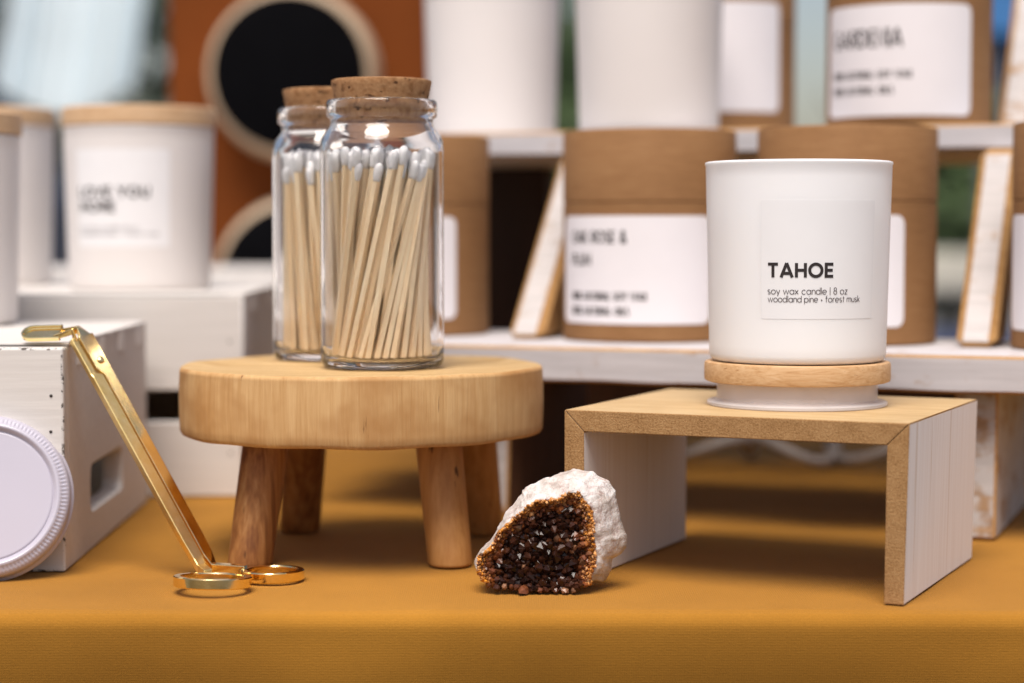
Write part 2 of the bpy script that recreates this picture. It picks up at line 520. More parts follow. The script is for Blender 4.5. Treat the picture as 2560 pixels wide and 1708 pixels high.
# ------------------------------------------------------------------ stroke lettering
def arc(cx, cy, rx, ry, a0, a1, n=18):
    return [(cx + rx * cos(radians(a0 + (a1 - a0) * i / n)), cy + ry * sin(radians(a0 + (a1 - a0) * i / n))) for i in range(n + 1)]
def ring(cx, cy, rx, ry, n=28):
    return ['loop'] + arc(cx, cy, rx, ry, 0, 360, n)[:-1]
XH = .64
R_ = XH / 2
GL = {
 'a': (.66, [ring(.32, R_, .32, R_), [(.64, 0), (.64, XH)]]),
 'c': (.60, [arc(.32, R_, .32, R_, 45, 315)]),
 'd': (.66, [ring(.32, R_, .32, R_), [(.64, 0), (.64, 1.0)]]),
 'e': (.64, [[(.02, R_), (.62, R_)] , arc(.32, R_, .32, R_, 0, 312)]),
 'f': (.38, [arc(.34, .80, .18, .20, 90, 180, 8) + [(.16, 0)], [(.0, XH), (.36, XH)]]),
 'i': (.06, [[(.03, 0), (.03, XH)], [(.03, .84), (.03, .92)]]),
 'k': (.46, [[(.03, 0), (.03, 1)], [(.44, XH), (.05, .26)], [(.17, .36), (.46, 0)]]),
 'l': (.06, [[(.03, 0), (.03, 1)]]),
 'm': (.86, [[(.03, 0), (.03, XH)], [(.03, .40)] + arc(.235, .42, .205, .22, 180, 0, 10) + [(.44, 0)], [(.44, .40)] + arc(.645, .42, .205, .22, 180, 0, 10) + [(.85, 0)]]),
 'n': (.52, [[(.03, 0), (.03, XH)], [(.03, .38)] + arc(.275, .39, .245, .25, 180, 0, 10) + [(.52, 0)]]),
 'o': (.66, [ring(.33, R_, .33, R_)]),
 'p': (.66, [ring(.34, R_, .32, R_), [(.02, -.30), (.02, XH)]]),
 'r': (.32, [[(.03, 0), (.03, XH)], [(.03, .34)] + arc(.30, .36, .27, .28, 180, 85, 8)]),
 's': (.44, [arc(.22, .475, .19, .165, 40, 270, 12) + arc(.22, .155, .20, .155, 90, -140, 12)[1:]]),
 't': (.34, [[(.16, .86), (.16, .0)], [(0, XH), (.34, XH)]]),
 'u': (.52, [[(.03, XH)] + arc(.27, .25, .24, .25, 180, 360, 10) + [(.51, XH)], [(.51, 0), (.51, XH)]]),
 'w': (.86, [[(0, XH), (.21, 0), (.43, XH), (.65, 0), (.86, XH)]]),
 'x': (.50, [[(0, 0), (.5, XH)], [(0, XH), (.5, 0)]]),
 'y': (.54, [[(0, XH), (.28, .02)], [(.54, XH), (.18, -.28)]]),
 'z': (.46, [[(.02, XH), (.44, XH), (.02, 0), (.46, 0)]]),
 '8': (.56, [ring(.28, .74, .21, .24), ring(.28, .26, .27, .26)]),
 '|': (.04, [[(.02, -.12), (.02, 1.05)]]),
 '+': (.36, [[(.04, .30), (.32, .30)], [(.18, .16), (.18, .44)]]),
 '-': (.4, [[(0, .4), (.4, .4)]]),
 ',': (.1, [[(.06, .1), (.0, -.14)]]),
 'T': (.70, [[(0, .92), (.70, .92)], [(.35, 0), (.35, .9)]]),
 'A': (.88, [[(.06, 0), (.44, 1)], [(.82, 0), (.44, 1)], [(.20, .28), (.68, .28)]]),
 'H': (.74, [[(.07, 0), (.07, 1)], [(.67, 0), (.67, 1)], [(.07, .5), (.67, .5)]]),
 'O': (.98, [ring(.49, .5, .42, .43)]),
 'E': (.58, [[(.58, .92), (.07, .92), (.07, .08), (.58, .08)], [(.07, .5), (.54, .5)]]),
 'L': (.52, [[(.07, 1), (.07, .08), (.52, .08)]]),
 'V': (.80, [[(.03, 1), (.40, .02), (.77, 1)]]),
 'Y': (.76, [[(.03, 1), (.38, .45), (.73, 1)], [(.38, .45), (.38, 0)]]),
 'U': (.72, [[(.07, 1), (.07, .38)] + arc(.36, .37, .29, .30, 180, 360, 12) + [(.65, .38), (.65, 1)]]),
 'M': (.92, [[(.07, 0), (.07, .98), (.46, .25), (.85, .98), (.85, 0)]]),
 'R': (.66, [[(.07, 0), (.07, .93)], [(.07, .93), (.36, .93)] + arc(.38, .69, .24, .24, 90, -90, 10) + [(.07, .45)], [(.34, .45), (.64, 0)]]),
 'G': (.92, [arc(.48, .5, .41, .43, 45, 350, 22) + [(.88, .46), (.52, .46)]]),
 'D': (.78, [['loop', (.07, .08), (.07, .92), (.32, .92)] + arc(.32, .5, .40, .42, 90, -90, 14)]),
 'N': (.74, [[(.07, 0), (.07, .98), (.67, .02), (.67, 1)]]),
 'I': (.14, [[(.07, 0), (.07, 1)]]),
 'S': (.60, [arc(.30, .71, .22, .22, 35, 270, 12) + arc(.30, .27, .23, .22, 90, -145, 12)[1:]]),
 'W': (1.1, [[(.03, 1), (.29, .02), (.55, .95), (.81, .02), (1.07, 1)]]),
 'X': (.72, [[(.03, 0), (.69, 1)], [(.03, 1), (.69, 0)]]),
 'K': (.68, [[(.07, 0), (.07, 1)], [(.62, 1), (.10, .42)], [(.26, .58), (.66, 0)]]),
 'P': (.64, [[(.07, 0), (.07, .93)], [(.07, .93), (.36, .93)] + arc(.36, .68, .25, .25, 90, -90, 10) + [(.07, .43)]]),
 '0': (.68, [ring(.34, .5, .27, .44)]),
 '1': (.30, [[(.0, .80), (.20, .97), (.20, 0)]]),
 '%': (.86, [ring(.19, .76, .15, .19), ring(.67, .24, .15, .19), [(.2, 0), (.66, 1)]]),
 '&': (.74, [[(.70, 0), (.18, .66)] + arc(.32, .78, .17, .16, 200, -40, 12) + [(.14, .36)] + arc(.30, .24, .22, .20, 150, 330, 12) + [(.66, .44)]]),
}
def text_strokes(s, spacing=.16, space=.42):
    x, out = 0., []
    for ch in s:
        if ch == ' ':
            x += space
            continue
        w, st = GL[ch]
        for pl in st:
            closed = pl[0] == 'loop'
            pts = pl[1:] if closed else pl
            out.append((closed, [(a + x, b) for a, b in pts]))
        x += w + spacing
    return x - spacing, out

def text_quads(s, u0, v0, width, cap, weight, spacing=.16, space=.42):
    """ribbon quads in label units (metres). Returns list of 4-point quads"""
    w, st = text_strokes(s, spacing, space)
    kx, ky = width / w, cap
    quads = []
    hw = weight / 2
    for closed, pl in st:
        p = [(u0 + a * kx, v0 + b * ky) for a, b in pl]
        n = len(p)
        L, R = [], []
        for i in range(n):
            a = p[i - 1] if (i > 0 or closed) else None
            b = p[(i + 1) % n] if (i < n - 1 or closed) else None
            dirs = []
            if a: dirs.append((p[i][0] - a[0], p[i][1] - a[1]))
            if b: dirs.append((b[0] - p[i][0], b[1] - p[i][1]))
            dirs = [(dx / (hypot(dx, dy) or 1), dy / (hypot(dx, dy) or 1)) for dx, dy in dirs]
            tx, ty = sum(d[0] for d in dirs), sum(d[1] for d in dirs)
            l = hypot(tx, ty) or 1
            tx, ty = tx / l, ty / l
            c = max(.45, tx * dirs[0][0] + ty * dirs[0][1])
            m = hw / c
            L.append((p[i][0] - ty * m, p[i][1] + tx * m))
            R.append((p[i][0] + ty * m, p[i][1] - tx * m))
        for i in range(n if closed else n - 1):
            j = (i + 1) % n
            quads.append((R[i], R[j], L[j], L[i]))
    return quads

def wrap_mesh(name, quads_by_mat, radius_at, z0, ang0, parent, eps):
    """place label-space quads (u right, v up, origin = label lower left) on a round body that faces -y"""
    mb = MB()
    mats = []
    for mi, (mat, quads) in enumerate(quads_by_mat):
        mats.append(mat)
        for k, q in enumerate(quads):
            e = eps + (k % 5) * 2e-6
            vs = []
            for u, v in q:
                z = z0 + v
                r = radius_at(z)
                a = ang0 + u / radius_at(z0)
                vs.append(((r + e) * sin(a), -(r + e) * cos(a), z))
            mb.add(vs, [(0, 1, 2, 3)], mi)
    return mb.build(name, mats, parent, fix=False)

def label_patch(name, mat, radius_at, z0, ang0, w, h, cr, parent, eps=.00009, n=40):
    mb = MB()
    r0 = radius_at(z0)
    us = [0, cr * .08, cr * .3, cr * .6, cr] if cr else [0]
    us = us + [cr + (w - 2 * cr) * i / n for i in range(1, n)] + ([w - x for x in reversed(us)])
    vs, fs = [], []
    for u in us:
        d = max(0, cr - u, u - (w - cr))
        inset = cr - sqrt(max(0, cr * cr - d * d)) if cr else 0
        a = ang0 + u / r0
        for z in (z0 + inset, z0 + h / 2, z0 + h - inset):
            r = radius_at(z) + eps
            vs.append((r * sin(a), -r * cos(a), z))
    for i in range(len(us) - 1):
        o = i * 3
        fs += [(o, o + 3, o + 4, o + 1), (o + 1, o + 4, o + 5, o + 2)]
    # paper edge, so the label has a thickness
    b = len(vs)
    m = len(us)
    for i, u in enumerate(us):
        a = ang0 + u / r0
        for k in (0, 2):
            p = vs[i * 3 + k]
            r = radius_at(p[2]) - .00005
            vs.append((r * sin(a), -r * cos(a), p[2]))
    for i in range(m - 1):
        fs.append((b + i * 2, b + i * 2 + 2, (i + 1) * 3, i * 3))
        fs.append((i * 3 + 2, (i + 1) * 3 + 2, b + i * 2 + 3, b + i * 2 + 1))
    mb.add(vs, fs)
    return mb.build(name, mat, parent, smooth=True, angle=radians(40), fix=False)

# ------------------------------------------------------------------ table cloth
def make_cloth():
    prof = [(1.95, -.72), (1.953, -.02), (1.945, -.002)]
    ys = [1.90, 1.6, 1.3, 1.1, 1.0, .95, .90, .86, .83, .80, .785, .770, .7555]
    prof += [(y, 0) for y in ys]
    rad = .0068
    for k in range(1, 13):
        a = radians(90 * k / 12)
        prof.append((.7555 - rad * sin(a), -rad + rad * cos(a)))
    y = .7555 - rad
    prof += [(y + .0002, -.0090), (y + .0007, -.0125), (y + .0016, -.0180), (y + .0036, -.026), (y + .0066, -.035), (y + .012, -.05), (y + .018, -.08), (y + .020, -.14), (y + .012, -.3), (y + .002, -.72)]
    s = [0]
    for a, b in zip(prof, prof[1:]):
        s.append(s[-1] + hypot(a[0] - b[0], a[1] - b[1]))
    nx = 160
    vs, fs, uv = [], [], []
    for i in range(nx + 1):
        x = -1.0 + 2.0 * i / nx
        for (yy, z), ss in zip(prof, s):
            dy = dz = 0
            if z < -.012 and yy < 1.5:
                dep = min(1, (-z - .012) / .15)
                dy = dep * (.010 * sin(x * 21 + .6) + .006 * sin(x * 47 + 2))
            elif z >= -.001:
                dz = .0005 * mnoise.noise((x * 14, yy * 14, 0)) + .00025 * mnoise.noise((x * 55, yy * 38, 3)) - .0006
            if yy < .775:
                dy += .0013 * mnoise.noise((x * 8, .3, 0)) + .0005 * mnoise.noise((x * 31, 2.3, 0))
            vs.append((x, yy + dy, z + dz))
            uv.append((x, ss))
    m = len(prof)
    for i in range(nx):
        for j in range(m - 1):
            fs.append((i * m + j, i * m + j + 1, (i + 1) * m + j + 1, (i + 1) * m + j))
    mb = MB()
    mb.add(vs, fs)
    o = mb.build('tablecloth', 'cloth', None, smooth=True)
    lay = o.data.uv_layers.new(name='UVMap')
    for lp in o.data.loops:
        lay.data[lp.index].uv = uv[lp.vertex_index]
    tag(o, 'mustard yellow woven cloth covering the display table, folded over its front edge', 'tablecloth')
make_cloth()

# ------------------------------------------------------------------ round wooden stool
def make_stool():
    t = thing('riser_stool', 'round pale wooden slab on four stubby splayed legs, carrying two match jars', 'stool', (-.0671, .892, 0))
    n, R, z0, z1 = 160, .0805, .0540, .0840
    def wob(a):
        return 1.006 + .010 * mnoise.noise((cos(a) * 1.3, sin(a) * 1.3, 5.1)) + .0022 * mnoise.noise((cos(a) * 9, sin(a) * 9, 2.))
    def fr(a, r, z):
        k = wob(a) if r > .03 else 1 + (wob(a) - 1) * r / .03
        dz = .0006 * mnoise.noise((cos(a) * 2.5, sin(a) * 2.5, 1.)) if z > .07 else .0007 * mnoise.noise((cos(a) * 3, sin(a) * 3, 8.))
        return (r * k * cos(a), r * k * sin(a), z + dz)
    mb = MB()
    side = [(.0782, z0), (.0795, z0 + .0006), (.0803, z0 + .002)]
    side += [(.0803 + .0004 * sin(pi * i / 8), z0 + .002 + (z1 - z0 - .0042) * i / 8) for i in range(1, 9)]
    side += [(.0803, z1 - .0017), (.0799, z1 - .0007), (.0791, z1 - .0002)]
    mb.lathe([(0, z0), (.04, z0)] + side[:1], n, 0, fr)
    mb.lathe(side, n, 0, fr)
    mb.lathe([side[-1], (.0765, z1), (.07, z1), (.06, z1), (.045, z1), (.03, z1), (.015, z1), (0, z1)], n, 1, fr)
    o = mb.build('seat', ['seat_side', 'seat_top'], t, smooth=True)
    # a small knot hole in the side
    feet = [((-.113, .8545), (-.1065, .866), 'leg_dark'), ((-.0265, .8535), (-.0322, .866), 'leg_light'),
            ((-.1016, .951), (-.0962, .932), 'leg_dark'), ((-.0135, .944), (-.018, .928), 'leg_light')]
    for (fx, fy), (tx, ty), mt in feet:
        p0 = Vector((fx + .0671, fy - .892, 0))
        p1 = Vector((tx + .0671, ty - .892, .0552))
        ax = (p1 - p0)
        sx = ax.x / ax.z
        sy = ax.y / ax.z
        mb = MB()
        prof = [(0, 0), (.0086, 0), (.0093, .0005), (.0096, .0014)] + [(.0096 + .0006 * i / 6, .0014 + .053 * i / 6) for i in range(1, 7)] + [(.0, .0545)]
        mb.lathe(prof, 36, 0, lambda a, r, z: (r * cos(a) * (1 + .02 * sin(3 * a)), r * sin(a) * (1 + .02 * cos(2 * a)), z))
        # leaned along its splay
        mb.v = [(x + sx * z, y + sy * z, z) for x, y, z in mb.v]
        l = mb.build('leg', mt, t, smooth=True, angle=radians(50))
        l.location = p0
make_stool()

# ------------------------------------------------------------------ match jars
JAR = [(0, .0007), (.015, .0009), (.0215, .0), (.0243, .0003), (.0258, .0013), (.0266, .0034), (.0268, .008), (.0267, .05), (.0267, .0945),
       (.0264, .0975), (.0255, .1000), (.0240, .1022), (.0228, .1037), (.0222, .1052), (.0222, .1070), (.0229, .1076), (.0237, .1082), (.0240, .1092),
       (.0240, .1138), (.0236, .1150), (.0226, .1154), (.0214, .1150), (.0209, .1140), (.0206, .1090), (.0205, .1050), (.0213, .1026), (.0228, .1004),
       (.0243, .0980), (.0250, .0955), (.0251, .0920), (.0251, .010), (.0249, .0062), (.0238, .0042), (.021, .0036), (.012, .0040), (0, .0042)]
def make_jar(loc, rz, label):
    t = thing('match_jar', label, 'jar', loc, rz, 'corked glass match jars on the stool')
    mb = MB()
    mb.lathe(JAR, 96)
    mb.build('glass_body', 'glass', t, smooth=True)
    mb = MB()
    def fr(a, r, z):
        k = 1 + .006 * mnoise.noise((cos(a) * 6, sin(a) * 6, z * 300))
        return (r * k * cos(a), r * k * sin(a), z)
    mb.lathe([(0, .1045), (.0188, .1045), (.0193, .1050), (.0198, .1100), (.0201, .1150), (.0206, .1172), (.0213, .1210), (.0217, .1228), (.0215, .1237), (.0206, .1240), (.012, .1241), (0, .1240)], 72, 0, fr)
    mb.build('cork_stopper', 'cork', t, smooth=True, angle=radians(50))
    return t
SEAT = .0842
J1 = (-.0562, .866, SEAT)
J2 = (-.0836, .924, SEAT)
make_jar(J1, 0, 'clear glass jar with cork stopper full of matches, the nearer one covering its twin')
make_jar(J2, 1.1, 'corked glass match jar half hidden behind the nearer jar')

def make_matches():
    mb = MB()
    w = .00110
    vs, fs = [], []
    L = .0848
    for z, k in ((0, .94), (.0005, 1), (L, 1)):
        vs += [(-w * k, -w * k, z), (w * k, -w * k, z), (w * k, w * k, z), (-w * k, w * k, z)]
    for i in range(2):
        o = i * 4
        for k in range(4):
            fs.append((o + k, o + (k + 1) % 4, o + 4 + (k + 1) % 4, o + 4 + k))
    fs += [(3, 2, 1, 0), (8, 9, 10, 11)]
    mb.add(vs, fs)
    first = thing('match', 'tmp', 'match')
    mb.build('stick', 'match_wood', first)
    mb = MB()
    prof = [(0, L - .0024), (.00140, L - .0024), (.0017, L - .0014), (.0019, L + .0004), (.00205, L + .002), (.00205, L + .0032), (.0018, L + .0046), (.0012, L + .0055), (.0005, L + .0059), (0, L + .0060)]
    mb.lathe(prof, 14)
    mb.build('head', 'match_head', first, smooth=True)
    out = []
    for (jx, jy, jz), seed, twist, lab, grp in (
            (J1, 5, radians(52), 'white-tipped wooden match in the nearer corked jar', 'matches in the nearer jar'),
            (J2, 9, radians(-20), 'white-tipped wooden match in the jar behind', 'matches in the jar behind')):
        r = random.Random(seed)
        pts = []
        tries = 0
        while tries < 20000 and len(pts) < 110:
            tries += 1
            a, q = r.uniform(0, 2 * pi), .0212 * sqrt(r.random())
            p = (q * cos(a), q * sin(a))
            if all(hypot(p[0] - o[0], p[1] - o[1]) > .00295 for o in pts):
                pts.append(p)
        for p in pts:
            q, a = hypot(*p), atan2(p[1], p[0])
            tw = twist + r.uniform(-.34, .34)
            b = Vector((p[0], p[1], .0048))
            top = Vector((q * 1.02 * cos(a + tw) + r.uniform(-.0006, .0006), q * 1.02 * sin(a + tw) + r.uniform(-.0006, .0006), .0048 + .0848))
            d = (top - b).normalized()
            s = 1.0 + r.choice((r.uniform(-.02, .015), r.uniform(-.10, .01)))
            if not out:
                m = first
                m['label'] = lab
                m['group'] = grp
            else:
                m = dup(first, (0, 0, 0), 0, lab, grp)
            m.location = Vector((jx, jy, jz)) + b
            m.rotation_mode = 'QUATERNION'
            m.rotation_quaternion = Vector((0, 0, 1)).rotation_difference(d) @ Matrix.Rotation(r.uniform(0, pi / 2), 3, 'Z').to_quaternion()
            m.scale = (1, 1, s)
            out.append(m)
make_matches()

# ------------------------------------------------------------------ candles
def vessel(rb, rt, h, mat='candle_white'):
    def rad(z):
        return rb + (rt - rb) * max(0, min(1, (z - .004) / (h - .004)))
    mb = MB()
    prof = [(0, .0006), (rb - .012, .0006), (rb - .008, 0), (rb - .0030, .0001), (rb - .0014, .0006), (rb - .0004, .0016), (rb, .0034)]
    prof += [(rad(h * k / 12), h * k / 12) for k in range(1, 12)]
    prof += [(rt, h - .0016), (rt + .0003, h - .0010), (rt + .0002, h - .0003), (rt - .0006, h), (rt - .0022, h - .0001), (rt - .0028, h - .001), (rt - .0032, h - .022), (0, h - .022)]
    mb.lathe(prof, 128)
    return mb, rad

def make_hero_candle():
    base = .0700 + .0186 + .0001
    t = thing('candle', 'white frosted glass candle on its upturned wooden lid, labelled TAHOE', 'candle', (.1206, .8445, base), radians(-8.1))
    mb, rad = vessel(.0370, .0389, .0836)
    mb.build('vessel', 'candle_white', t, smooth=True)
    z0, a0 = .0190, radians(-22.9)
    lb = label_patch('label', 'clear_label', rad, z0, a0, .0497, .0480, .0006, t)
    q1 = text_quads('TAHOE', .0030, .0169, .0262, .0058, .00122, .15)
    q2 = text_quads('soy wax candle | 8 oz', .0029, .0101, .0327, .0027, .00026, .15, .42)
    q3 = text_quads('woodland pine + forest musk', .0030, .0069, .0388, .0026, .00025, .15, .34)
    wrap_mesh('lettering', [('ink', q1), ('ink_soft', q2 + q3)], rad, z0, a0, lb, .00027)
    # the lid it stands on, upside down
    l = thing('upturned_lid', 'upturned round oak lid with translucent sealing ring under the TAHOE candle', 'lid', (.1206, .8445, .0701))
    mb = MB()
    mb.lathe([(0, .0100), (.0378, .0100), (.0388, .0104), (.0391, .0114), (.0391, .0172), (.0387, .0182), (.0378, .0185), (0, .0185)], 128)
    o = mb.build('disc', 'oak_lid', l, smooth=True, angle=radians(40))
    mb = MB()
    mb.lathe([(0, .0016), (.0327, .0016), (.0327, .0100), (0, .0100)], 96)
    mb.build('plug', 'candle_lid_wood', l, smooth=True, angle=radians(40))
    mb = MB()
    mb.lathe([(.0328, .0002), (.0370, .0), (.0378, .0004), (.0378, .0014), (.0372, .0018), (.0345, .0022), (.0338, .0028), (.0337, .0098), (.0328, .0099)], 128, close=True)
    mb.build('sealing_ring', 'silicone', l, smooth=True, angle=radians(40))
make_hero_candle()

def white_candle(loc, label, rz, text=None, s=1.0):
    t = thing('lidded_candle', label, 'candle', loc, rz)
    rb, rt, h = .0410 * s, .0436 * s, .0945 * s
    mb, rad = vessel(rb, rt, h)
    mb.build('vessel', 'candle_far', t, smooth=True)
    mb = MB()
    r = rt + .0008
    mb.lathe([(0, h + .0004), (r - .001, h + .0004), (r, h + .0012), (r, h + .0106), (r - .001, h + .0114), (0, h + .0114)], 96)
    mb.build('lid', 'candle_lid_wood', t, smooth=True, angle=radians(40))
    if text:
        z0, a0 = .0255, radians(-54.6)
        lb = label_patch('label', 'clear_label', rad, z0, a0, .0567, .0555, .0006, t)
        q1 = text_quads('LOVE YOU', .0024, .0281, .0428, .0062, .0013) + text_quads('MORE', .0024, .0198, .0235, .0062, .0013)
        q2 = text_quads('soy wax candle | 8 oz', .0024, .0098, .036, .0026, .0003) + text_quads('woodland pine + forest musk', .0024, .0064, .048, .0026, .0003)
        wrap_mesh('lettering', [('ink', q1), ('ink_grey', q2)], rad, z0, a0, lb, .00027)
    return t

CR1, CR2, CR3 = .0955, .1090, .1125
white_candle((-.2185, 1.176, CR2 + .0001), 'white candle with wooden lid and a label reading LOVE YOU MORE', radians(10.5), True)
white_candle((-.337, 1.272, CR2 + .0001), 'plain white wooden-lidded candle cut by the picture edge, on the rear crate', 0, None, 1.06)
white_candle((-.2925, 1.012, CR1 + .0012), 'white wooden-lidded candle on the near crate, only a sliver of it in the picture', .5)

# ------------------------------------------------------------------ kraft tubes
TUBE_R, TUBE_H = .0456, .1090
def kraft_tube(loc, label, right_deg, text=None, lz=.0092, lh=.0553, hscale=1.0):
    rz = -atan2(loc[0], loc[1])        # every tube is turned with its label to the shopper
    t = thing('kraft_tube', label, 'cardboard tube', loc, rz, 'brown cardboard candle tubes on the ladder shelf')
    R, H, S = TUBE_R, TUBE_H * hscale, .0715 * hscale
    mb = MB()
    mb.lathe([(0, .0012), (R - .002, .0012), (R - .0015, 0), (R - .0006, .0001), (R, .0008), (R, S - .0006), (R - .0004, S - .0002), (0, S - .0002)], 96)
    mb.build('base', 'kraft', t, smooth=True, angle=radians(35))
    mb = MB()
    mb.lathe([(0, S + .0001), (R - .0004, S + .0001), (R + .0001, S + .0005), (R + .0001, H - .0012), (R - .0005, H - .0002), (R - .0014, H), (R - .0022, H - .0008), (0, H - .0010)], 96)
    mb.build('lid', 'kraft', t, smooth=True, angle=radians(35))
    def rad(z):
        return R
    w = R * radians(114.5)
    a0 = radians(right_deg - 114.5)
    lb = label_patch('label', 'paper', rad, lz, a0, w, lh, .0045, t, .00028)
    u = R * radians(12.5)
    if text == 'oak':
        q = text_quads('OAK ROSE &', u, .0412, .0357, .0066, .00105, .13, .55) + text_quads('PLUM', u, .0297, .0150, .0062, .00105, .13)
        q += text_quads('100% NATURAL SOY WAX', u, .0120, .0462, .0042, .00085, .2, .6) + text_quads('100% NATURAL OILS', u, .0044, .0370, .0042, .00085, .2, .6)
        g_ = text_quads('-', u, .0245, .009, .002, .0003)
    elif text == 'gardenia':
        u = R * radians(8)
        q = text_quads('GARDENIA', u, .0370, .0450, .0100, .0014, .13)
        q += text_quads('100% NATURAL SOY WAX', u, .0202, .0500, .0042, .00085, .2, .6) + text_quads('100% NATURAL OILS', u, .0118, .0400, .0042, .00085, .2, .6)
        g_ = text_quads('-', u, .0295, .009, .002, .0003)
    else:
        return t
    wrap_mesh('lettering', [('ink', q), ('ink_grey', g_)], rad, lz, a0, lb, .00036)
    return t

SH_YAW = -.36
SO = Vector((0, .992))
ST = Vector((cos(SH_YAW), sin(SH_YAW)))
SN = Vector((-sin(SH_YAW), cos(SH_YAW)))
Z1, Z2 = .0868, .2012
kraft_tube((-.0585, 1.121, Z1), 'brown cardboard tube mostly hidden behind the match jars, on the lower shelf', 35)
kraft_tube((.0727, 1.061, Z1), 'brown cardboard tube labelled OAK ROSE & PLUM, on the lower shelf', 42.5, 'oak')
kraft_tube((.172, 1.030, Z1), 'brown cardboard tube behind the TAHOE candle, on the lower shelf', 38)
kraft_tube((.2885, .968, Z1), 'brown cardboard tube at the right picture edge, on the lower shelf', 38)
kraft_tube((.222, 1.1265, Z2), 'brown cardboard tube labelled GARDENIA, on the upper shelf', 46, 'gardenia', .0046, .0600)
kraft_tube((.1355, 1.29, Z2), 'brown cardboard tube on the upper shelf, its label half covered by a white candle', 49, None, .0165, .068)
white_candle((.0805, 1.183, Z2), 'plain white candle standing above the OAK ROSE & PLUM tube, on the upper shelf', 0)
white_candle((-.0127, 1.292, Z2), 'blurry white candle behind the match jar corks, on the upper shelf', 0)

# ------------------------------------------------------------------ ladder shelf
def make_shelf():
    t = thing('ladder_shelf', 'tiered shelf of rough whitewashed boards holding cardboard tubes and candles', 'shelf', (SO.x, SO.y, 0), SH_YAW)
    def board(name, x0, x1, y0, y1, z0, z1, mat='whitewash'):
        mb = MB()
        n = 40
        vs, fs = [], []
        for i in range(n + 1):
            x = x0 + (x1 - x0) * i / n
            w = .0012 * mnoise.noise((x * 25, 1.7, z0 * 30)) + .0006 * mnoise.noise((x * 80, 2.7, z0 * 30))
            w2 = .0007 * mnoise.noise((x * 30, 7.7, z0 * 30))
            vs += [(x, y0 + w, z0 + w2), (x, y1, z0), (x, y1, z1), (x, y0 + w, z1)]
        for i in range(n):
            o = i * 4
            for k in range(4):
                fs.append((o + k, o + (k + 1) % 4, o + 4 + (k + 1) % 4, o + 4 + k))
        fs += [(3, 2, 1, 0), (n * 4, n * 4 + 1, n * 4 + 2, n * 4 + 3)]
        mb.add(vs, fs)
        return mb.build(name, [mat, 'raw_wood'], t, bevel=.0013, bseg=1, bmat=1)
    board('shelf_board', -.126, .345, 0, .150, .0690, Z1 - .0004)
    board('shelf_board', -.175, .345, .160, .385, .1868, Z2 - .0004)
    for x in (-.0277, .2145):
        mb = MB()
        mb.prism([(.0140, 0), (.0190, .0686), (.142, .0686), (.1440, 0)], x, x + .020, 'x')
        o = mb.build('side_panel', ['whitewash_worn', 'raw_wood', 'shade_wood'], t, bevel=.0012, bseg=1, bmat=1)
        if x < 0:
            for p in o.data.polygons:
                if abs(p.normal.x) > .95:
                    p.material_index = 2  # left panel sides: shade under the shelf put into the colour
    for x, y, z, top, w in ((-.0255, .058, Z1, .1864, .044), (.2080, .061, Z1, .1864, .044), (.2080, .212, Z2, .325, .044)):
        ln = .086 * (top - z) / .0996
        mb = MB()
        mb.prism([(y, z), (y + w, z), (y + w + ln, top), (y + ln, top)], x, x + .0195, 'x')
        o = mb.build('slanted_support', ['support_wash', 'raw_wood'], t, bevel=.0036, bseg=1, bmat=1)
        for p in o.data.polygons:
            if p.normal.x > .95:
                p.material_index = 1
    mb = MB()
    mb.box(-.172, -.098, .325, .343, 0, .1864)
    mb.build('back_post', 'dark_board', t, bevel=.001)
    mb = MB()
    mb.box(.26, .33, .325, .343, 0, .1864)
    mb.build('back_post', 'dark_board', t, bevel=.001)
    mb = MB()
    mb.box(-.120, .330, .300, .316, .014, .064)  # added dark board, darkens the gap and the cord beneath the lower shelf
    mb.build('added_dark_rail', 'shade_wood', t, bevel=.001)
make_shelf()

# loose cord under the shelf
mb = MB()
pts = []
for i in range(90):
    k = i / 89
    x = .085 + .17 * k
    pts.append((x + .012 * cos(k * 21), 1.235 + .03 * sin(k * 21) - .02 * k, .0050 + .007 * (1 + sin(k * 31)) * .9))
mb.tube(pts, .0032, 8)
tag(mb.build('cord', 'white_cord', None, smooth=True), 'pale loose cord lying in the shade beneath the lower shelf', 'cord')

# ------------------------------------------------------------------ U-shaped riser
def make_riser():
    t = thing('wooden_riser', 'U-shaped riser with pale top, whitewashed sides and raw brown fibreboard edges', 'riser', (.0215, .819, 0), -.434)
    W, D, H, th = .1432, .1232, .0700, .0087
    g_ = .00012
    def panel(name, poly, top):
        mb = MB()
        n = len(poly)
        vs = [(a, 0, b) for a, b in poly] + [(a, D, b) for a, b in poly]
        mb.add(vs, [tuple(range(n))], 0)
        mb.add([], [tuple(i - len(mb.v) + 0 for i in ())]) if False else None
        base = 0
        mb.f.append(tuple(range(2 * n - 1, n - 1, -1)))
        mb.mi.append(0)
        for i in range(n):
            j = (i + 1) % n
            mb.f.append((i, i + n, j + n, j))
            mb.mi.append(1)
        return mb.build(name, ['mdf', top], t, bevel=.0004, bseg=2)
    panel('top_board', [(0 + g_, H), (th + g_, H - th), (W - th - g_, H - th), (W - g_, H)], 'maple_ply')
    panel('side_board', [(0, 0), (th, 0), (th, H - th - g_), (0, H - g_)], 'white_stain')
    panel('side_board', [(W - th - .0006, 0), (W - .0016, 0), (W, H - g_), (W - th, H - th - g_)], 'white_stain')
make_riser()

